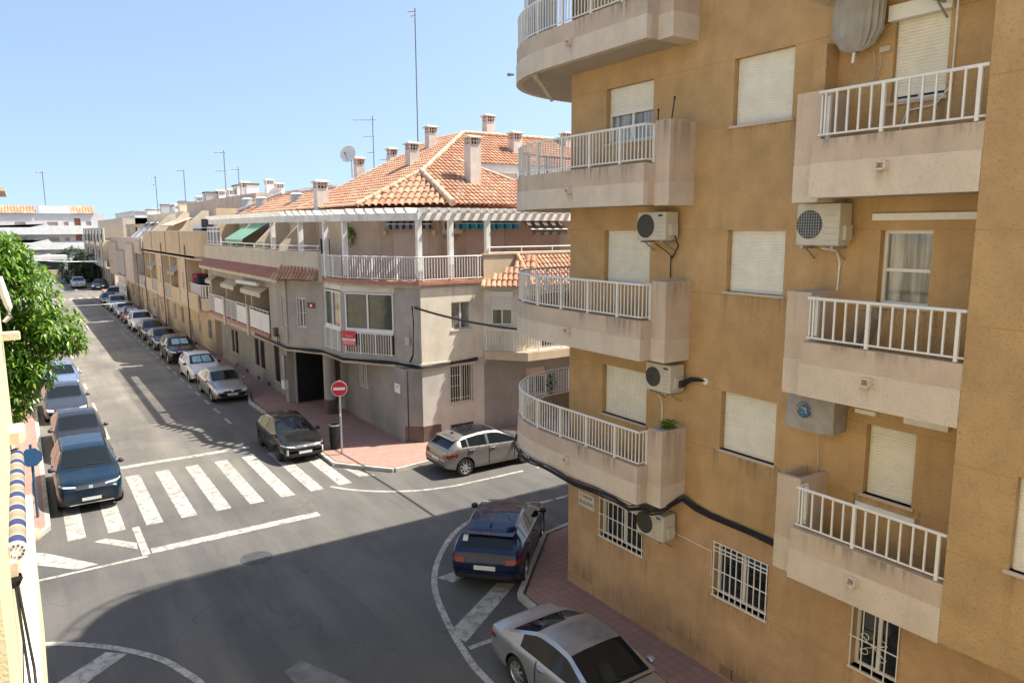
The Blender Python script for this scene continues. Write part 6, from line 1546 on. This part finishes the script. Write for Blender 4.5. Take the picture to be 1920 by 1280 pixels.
antenna('tv_antenna', 13.2, 90, 9.5, 13.2+.6, 'tall thin antenna leftmost of the street roofs', els=((13.6,.6,3),(12.9,.4,2)), r=.045)
antenna('tv_antenna', 5.2, 171, 12.5, 19.2, 'antenna on the red roof of the far white building', els=((19,1.5,3),), r=.08)
antenna('tv_antenna', 24.0, 53, 10.7, 13.5, 'twin-pole antenna on the pinkish back building', els=((13.2,.5,3),), r=.04)
antenna('tv_antenna', 26.6, 53, 10.7, 13.1, 'thin antenna right of the twin-pole antenna', els=((12.9,.4,2),), r=.035)
antenna('tv_antenna', 29.2, 51, 10.9, 12.9, 'short antenna on the cream back building', els=((12.8,.5,3),), r=.035)
def dish(x, y, z, r, label, n=(-.75,-.6,.3)):
    t = thing('satellite_dish', (x,y,z-r), label, 'satellite dish', 'satellite dishes on the roofs'); nn = Vector(n).normalized(); mb = MB()
    mb.lathe([(r*q, r*.28*q*q) for q in (0,.25,.5,.75,1.0)], (x,y,z), nn, 24); mb.lathe([(r*q, r*.28*q*q-.02) for q in (1.0,.5,0)], (x,y,z), nn, 24); mb.build('reflector', K['whitew'], t, 60)
    mb = MB(); c = Vector((x,y,z)); f = c+nn*r*.9-Z3*r*.2; mb.tube([c-Z3*r*.95+nn*r*.25, f], .015, 5); mb.obox(f, nn, nn.cross(Z3).normalized(), Z3, .06, .035, .035); mb.build('feed_arm', K['mast'], t)
    mb = MB(); mb.tube([c-nn*.03, c-nn*.25-Z3*r*.5, c-nn*.25-Z3*(r+.6)], .025, 6); mb.build('mount', K['steel'], t)
dish(14.0, 35.4, 11.62, .42, 'white satellite dish fixed to the chimney on the tiled roof')
dish(14.0, 47.9, 10.0, .62, 'left cream dish of the pair on the pinkish penthouse end'); dish(15.9, 47.9, 10.05, .62, 'right cream dish of the pair on the pinkish penthouse end')
for i,(x,y) in enumerate(((11.5,45.3),(11.8,43.4),(12.0,37.6))):
    t = thing('water_tank_unit', (x,y,8.9), ['grey roof-top unit at the far end of the low tiled roof','grey ribbed roof-top unit next to the white pipe','round grey vent unit in the middle of the low tiled roof'][i], 'roof unit', 'grey units on the low tiled roof')
    m_ = MB(); m_.cyl((x,y,8.8),(x,y,9.75),.33,.30,n=16); m_.build('tank', K['steel'], t); m_ = MB(); m_.cyl((x,y,9.75),(x,y,9.82),.34,.2,n=16); m_.build('lid', K['white'], t)
cable('roof_pipe', [(11.0,45.6,9.1),(12.9,43.0,10.1)], .10, 'white pipe rising diagonally over the low tiled roof', 'pipe', 'whitew')
cable('overhead_cable', [(9.1,47.5,2.6),(11.8,24.9,5.5)], .018, 'thin grey cable with fairy bulbs crossing to the bay window', 'cable', 'steel', sag=.45)
cable('overhead_cable', [(11.86,24.15,5.15),(12.2,14.9,5.25)], .04, 'thick black cable from the corner house running behind the curved balcony', 'cable', 'cable', sag=.2)
cable('wall_cable', [(11.80,24.25,5.2),(11.83,24.2,4.6),(11.80,24.25,3.4),(11.7,24.35,3.1)], .03, 'black cable dropping down the corner of the grey house', 'cable')
mb = MB(); rnd = random.Random(3)
for q in range(4):
    pts = []; 
    S = [(9.14,36,3.0),(9.14,31.0,3.0),(10.08,29.15,3.0),(10.1,27.0,3.0),(11.42,24.95,3.0),(11.86,23.78,2.95),(13,23.80,2.98),(14.5,23.80,3.05)]
    for a, b in zip(S, S[1:]):
        for k in range(8): p = Vector(a).lerp(Vector(b), k/8); pts.append(p+Vector((0,0,.028*q-.03+.012*math.sin(k*.8+q))))
    mb.tube(pts, .018, 5)
tag(mb.build('cable_bundle', K['cable'], None, 60), 'black cables running along the slab edge of the grey corner house', 'cables')
cable('overhead_wire', [(8.9,96,4.5),(-8,90,6.6)], .03, 'thin wire crossing the far end of the street', 'cable', 'steel', sag=.6)
cable('overhead_wire', [(9.0,60,3.0),(-4,55,3.9)], .02, 'pale wire crossing above the parked cars to the tree', 'cable', 'steel', sag=.5)
# ------------------------------------------------------------ signs and small street things
t = thing('no_entry_sign', (8.9,24.2,.12), 'round red no entry sign on a pole at the corner', 'sign')
nn = Vector((-.42,-.9,0)).normalized(); c = Vector((8.9,24.2,2.50)); sx = nn.cross(Z3)
mb = MB(); mb.cyl((8.9,24.2,.12),(8.9,24.2,2.78),.036,n=12); mb.build('pole', K['steel'], t, 40)
mb = MB(); mb.lathe([(0,.025),(.262,.025),(.275,.02),(.275,.0),(0,.0)], c+nn*.04, nn, 36); mb.build('disc', K['red'], t)
mb = MB(); mb.lathe([(.275,.021),(.275,.028),(.258,.028),(.258,.0255)], c+nn*.04, nn, 36); mb.build('rim', K['signw'], t)
mb = MB(); mb.obox(c+nn*.07, sx, nn, Z3, .20, .004, .045); mb.build('white_bar', K['signw'], t)
mb = MB(); mb.obox(Vector((8.9,24.2,1.55))+nn*.04, sx, nn, Z3, .03, .003, .05); mb.build('sticker', K['signw'], t)
t = thing('litter_bin', (8.95,25.0,.12), 'black litter bin on the red sidewalk beside the no entry pole', 'bin')
mb = MB(); mb.lathe([(0,.12),(.17,.12),(.20,.95),(.19,1.0),(.16,1.0),(.15,.9),(0,.9)], (8.95,25.0,0), n=18); mb.build('body', K['black'], t, 40); mb = MB(); mb.lathe([(.17,.98),(.21,.98),(.21,1.03),(.17,1.03)], (8.95,25.0,0), n=18); mb.build('rim', K['steel'], t)
t = thing('wall_mailbox', (9.7,33.7,1.6), 'grey and white utility boxes on the pillar of the grey house', 'utility box')
mb = MB(); mb.box(9.62,9.74,33.15,33.4,1.2,2.3); mb.build('grey_box', K['steel'], t); mb = MB(); mb.box(9.55,9.75,33.05,33.45,.75,1.15); mb.build('white_box', K['whitew'], t)
t = thing('blue_backed_sign', (-.2,23.5,.12), 'blue octagonal sign on a blue pole at the left kerb', 'sign')
mb = MB(); mb.tube([(-.2,23.5,.12),(-.2,23.5,2.2)], .035, 8); mb.build('pole', K['bluep'], t)
nn = Vector((-.12,-1,.0)).normalized(); mb = MB(); mb.lathe([(0,.0),(.27,.0),(.27,.02),(0,.02)], (-.2,23.46,1.85), nn, 8, x=(math.cos(R(22.5)),0,math.sin(R(22.5)))); mb.build('plate', K['bluep'], t)
t = thing('kerb_block', (-.45,22.2,0), 'worn cream painted kerb block at the left street corner', 'kerb block'); mb = MB(); mb.lathe([(.30,0),(.32,.1),(.28,.2),(0,.22)], (-.45,22.2,0), n=16); mb.build('block', mat('worn_cream', (.45,.33,.22), .9, .3, 5), t, 60)

# ------------------------------------------------------------ neighbour's wall and awning at the left edge
nb = thing('neighbour_building', (-.6,8,0), 'bright cream building wall with balcony at the left edge', 'building')
mb = MB(); mb.box(-6,-.245,4.6,10.6,0,7.45); mb.box(-6,-.5,10.6,12.2,0,7.45);  mb.build('wall', K['plaster_y'], nb)
mb = MB(); mb.box(-.244,-.126,4.2,10.5,4.62,4.78); mb.box(-.24,-.15,4.2,10.5,3.0,4.62); mb.build('balcony_parapet', K['plaster_y'], nb)
mb = MB(); mb.box(-.235,-.175,4.2,6.6,4.781,4.83); mb.build('white_coping', K['whitew'], nb)
mb = MB(); mb.prism([(-1.2,8.75),(-.16,8.75),(-.115,8.85),(-.10,9.05),(-.115,9.2),(-1.2,9.25)], 5.86, 5.98); mb.build('canopy_slab', mat('cream_slab_edge', (.66,.52,.34), .9, .15, 4, streak=.3), nb)
mb = MB(); mb.prism([(-.5,9.9),(-.08,9.9),(-.065,9.97),(-.08,10.1),(-.5,10.1)], 6.78, 6.86); mb.build('ledge', K['plaster_y'], nb)
mb = MB(); mb.tube([(-.20,9.8,7.5),(-.17,9.8,7.3),(-.14,9.8,7.16),(-.14,9.8,7.06),(-.2,9.8,7.0)], [.03,.04,.035,.03,.02], 8); mb.build('drain_outlet', K['whitew'], nb, 60)
aw = thing('rolled_striped_awning', (-.2,7.4,5.7), 'rolled up blue, white and beige striped awning on the neighbour wall', 'awning')
rs = stripes('striped_awning_cloth', [(.022,.032,.11),(.33,.33,.31),(.26,.21,.125),(.16,.17,.20),(.26,.21,.125),(.33,.33,.31)], (0,1,0), .36, widths=[0,.36,.42,.62,.68,.92])
mb = MB()
mb.lathe([(.062,0),(.066,.6),(.064,1.4),(.066,2.2),(.062,2.75)], (-.20,6.1,5.74), (0,1,0), 24); mb.build('cloth_roll', rs, aw, 40)
mb = MB(); mb.lathe([(0,-.03),(.066,-.03),(.07,0),(.066,.01)], (-.20,6.1,5.74), (0,1,0), 20)
for k in range(10): a = k*math.pi/5; mb.box(-.20+.045*math.cos(a)-.006,-.20+.045*math.cos(a)+.006,6.064,6.072,5.74+.045*math.sin(a)-.006,5.74+.045*math.sin(a)+.006,1)
mb.build('end_cap', [K['whitew'], K['dark']], aw)
mb = MB(); mb.box(-.34,-.235,5.98,6.06,5.62,5.82); mb.box(-.27,-.2,5.96,6.05,5.60,5.70); mb.build('bracket', mat('aged_white_bracket', (.62,.50,.36), .6, .2, 12), aw)
mb = MB(); mb.lathe([(.045,0),(.05,.03),(.02,.09)], (-.225,5.99,5.60), (0,0,-1), 14); mb.build('hinge', K['black'], aw)
for dx in (0,.012): mb = MB(); mb.tube([(-.225+dx,5.98,5.55),(-.20+dx*3,5.75,5.0),(-.17+dx,5.4,4.55)], .0095, 6); mb.build('arm', K['black'], aw)
mb = MB(); mb.tube([(-.29,6.2,5.72),(-.30,7.4,5.9),(-.27,8.7,5.72)], .014, 6); mb.tube([(-.275,6.2,5.62),(-.285,7.4,5.72),(-.262,8.7,5.64)], .012, 6); mb.build('folded_arm', K['whitew'], aw)

# the viewer's own side of the street: lit cream facades
vb = thing('camera_side_building', (-4,-4,0), 'cream apartment building on the viewer side of the street', 'building')
wv = Wall((-1.3,4.5),(-1.3,-16),(1,0)); mb = MB(); hv = [(u,u+1.2,z,z+1.2) for z in (1.2,4.0,9.4,12.1) for u in (3,7,11,15)]
wv.wall(mb, 0, 14.5, hv, .15); Wall((-1.3,4.5),(-10,4.5),(0,1)).wall(mb, 7.45, 14.5, ()); mb.box(-10,-1.3,-16,4.5,14.5,14.6); mb.build('wall', K['plaster_y'], vb)
for h in hv: window(wv, vb, *h, closed=.6, sill=False)
for i, (y0, y1, hh, m_) in enumerate(((23.0,44,8.6,'cream'),(45,66,9.0,'plaster_y'),(67,90,8.4,'whitew'))):
    lb = thing('left_row_house', (-6,(y0+y1)/2,0), ['cream house behind the street tree on the left','pale yellow house second from the tree on the left','white house third from the tree on the left'][i], 'building', 'houses on the left side of the street')
    wl = Wall((-2.2,y1),(-2.2,y0),(1,0)); mb = MB(); hv = [(u,u+1.2,z,z+1.3) for z in (1.1,4.0,6.6) for u in (2,6,10,14)]
    wl.wall(mb, 0, hh, hv, .15); Wall((-2.2,y0),(-12,y0),(0,-1)).wall(mb, 0, hh, ()); Wall((-2.2,y1),(-12,y1),(0,1)).wall(mb, 0, hh, ()); mb.box(-12,-2.1,y0-.05,y1+.05,hh,hh+.15); mb.build('wall', K[m_], lb)
    for h in hv: window(wl, lb, *h, closed=.5, sill=False)

antenna('tv_antenna', 14.2, 58, 10.2, 12.6, 'short antenna between the roof boxes of the beige house', els=((12.4,.6,3),), r=.03)
antenna('tv_antenna', 20.5, 50.0, 10.2, 12.9, 'antenna with two cross bars right of the satellite dish pair', els=((12.7,.6,3),(12.2,.4,3)), r=.03)
antenna('tv_antenna', 22.6, 47.0, 9.0, 12.4, 'thin antenna between the back building and the tiled roof', els=((12.2,.5,2),), r=.03)

rc_ = random.Random(21)
for i in range(9):
    y = 52+i*5.2; z = 10.25 if y < 70 else 9.7; x = 12.9+rc_.uniform(0,1.2)
    chimney(hb if y < 71 else hc, x, y, z-.3, z+rc_.uniform(.55,1.1), rc_.uniform(.4,.65), m='whitew')

# ------------------------------------------------------------ parked cars
PT = {k: paintm('car_paint_'+k, *v) for k, v in dict(
    teal=((.003,.018,.036),.2,.25,.06), darkgrey=((.02,.02,.025),.15,.3,.06), grey=((.04,.045,.06),.2,.3,.06), paleblue=((.22,.30,.45),.5,.3), black=((.008,.009,.009),.1,.22,.05),
    silver=((.42,.42,.40),.75,.33), white=((.74,.74,.72),.0,.35,.12), black2=((.02,.022,.03),.3,.25), red=((.16,.02,.03),.4,.3), silverblue=((.35,.38,.42),.6,.3), bronze=((.26,.25,.235),.7,.3,.12),
    navy=((.006,.014,.05),.15,.22,.04), merc=((.44,.45,.47),.8,.34,.18), dark3=((.05,.055,.06),.4,.3), van=((.62,.64,.66),.0,.35)).items()}
GL = 'cars parked along the left kerb'; GR = 'cars parked along the right kerb of the long street'
S_ = math.pi      # heading towards the viewer (-Y)
def P1(kind, x, yfront, paint, label, group, ang=S_, sc=.92, **k):
    L = CARS[kind]['L']*sc; car('parked_car', kind, PT[paint], (x, yfront+L/2, 0.005), ang, label, group, sc=sc, **k)
P1('suv', 1.13, 23.4, 'teal', 'teal blue suv at the front of the left row, beside the zebra crossing', GL, sc=.93, details=('rails','slim','silverlip','blackmirror'), rim='rimd')
P1('sedan', 1.25, 29.0, 'darkgrey', 'dark grey sedan right behind the teal suv', GL)
P1('sedan', 1.10, 35.2, 'grey', 'slate grey sedan partly under the tree on the left', GL)
P1('hatch', 1.2, 41.3, 'paleblue', 'pale blue car roof just visible behind the tree', GL)
P1('hatch', 7.65, 24.35, 'black', 'glossy black hatchback parked next to the zebra crossing', GR, sc=.88, details=('drl','slim','blackmirror','spoiler'), rim='rimd')
P1('sedan', 7.72, 35.0, 'silver', 'champagne silver sedan behind the black hatchback', GR, sc=.92)
P1('hatch', 7.72, 40.5, 'white', 'white hatchback with windscreen sunshade', GR, sc=.93, wsm='shade', details=('blackmirror',))
P1('suv', 7.75, 47.0, 'black2', 'black suv with bright windscreen sunshade', GR, sc=.92, wsm='shade', details=('rails',))
P1('sedan', 7.8, 53.0, 'dark3', 'dark grey car behind the black suv', GR, sc=.92)
P1('hatch', 7.8, 58.4, 'black2', 'small black car between grey and white cars', GR, sc=.92)
P1('suv', 7.8, 64.0, 'white', 'white suv with dark windscreen halfway down the street', GR, sc=.92, details=('blackmirror',))
P1('hatch', 7.85, 70.2, 'red', 'dark red hatchback behind the white suv', GR, sc=.92, wsm='shade')
P1('sedan', 7.85, 75.4, 'silverblue', 'pale silver-blue car behind the red hatchback', GR, sc=.92)
P1('suv', 7.85, 81.5, 'silver', 'silver suv near the far end of the row', GR, sc=.93)
P1('hatch', 7.7, 88.0, 'black2', 'black car last but one in the far row', GR, sc=.92)
P1('van', 8.9, 91.5, 'van', 'white van parked at an angle at the far end', GR, ang=S_+.5, sc=.98)
P1('suv', 6.6, 117.0, 'silver', 'silver car beyond the second crossing', 'far cars beyond the second crossing', sc=.95)
P1('sedan', 8.9, 112.5, 'black2', 'dark car beyond the second crossing nearest the hedge', 'far cars beyond the second crossing', ang=S_+.2, sc=.95)
L = CARS['hatch']['L']*.95
car('parked_car', 'hatch', PT['bronze'], (12.72,20.78,0.005), math.pi/2-.01, 'bronze grey hatchback with glass roof parked beside the corner house', 'cars parked on the cross street', sc=.92, details=('glassroof','spokes8','spoiler'))
car('parked_car', 'hatch', PT['navy'], (9.33,14.42,0.005), R(45), 'dark blue hatchback seen from behind, parked by the curved kerb', 'cars parked on the cross street', sc=.94, rim='rim10', details=('spoiler','sticker','blackmirror'))
car('parked_car', 'coupe', PT['merc'], (7.38,8.70,0.005), S_-.02, 'silver two-door coupe in the bottom foreground beside the mustard building', 'cars parked on the cross street', sc=.89, details=('spokes8','chromehandle'))
bpy.context.view_layer.update()
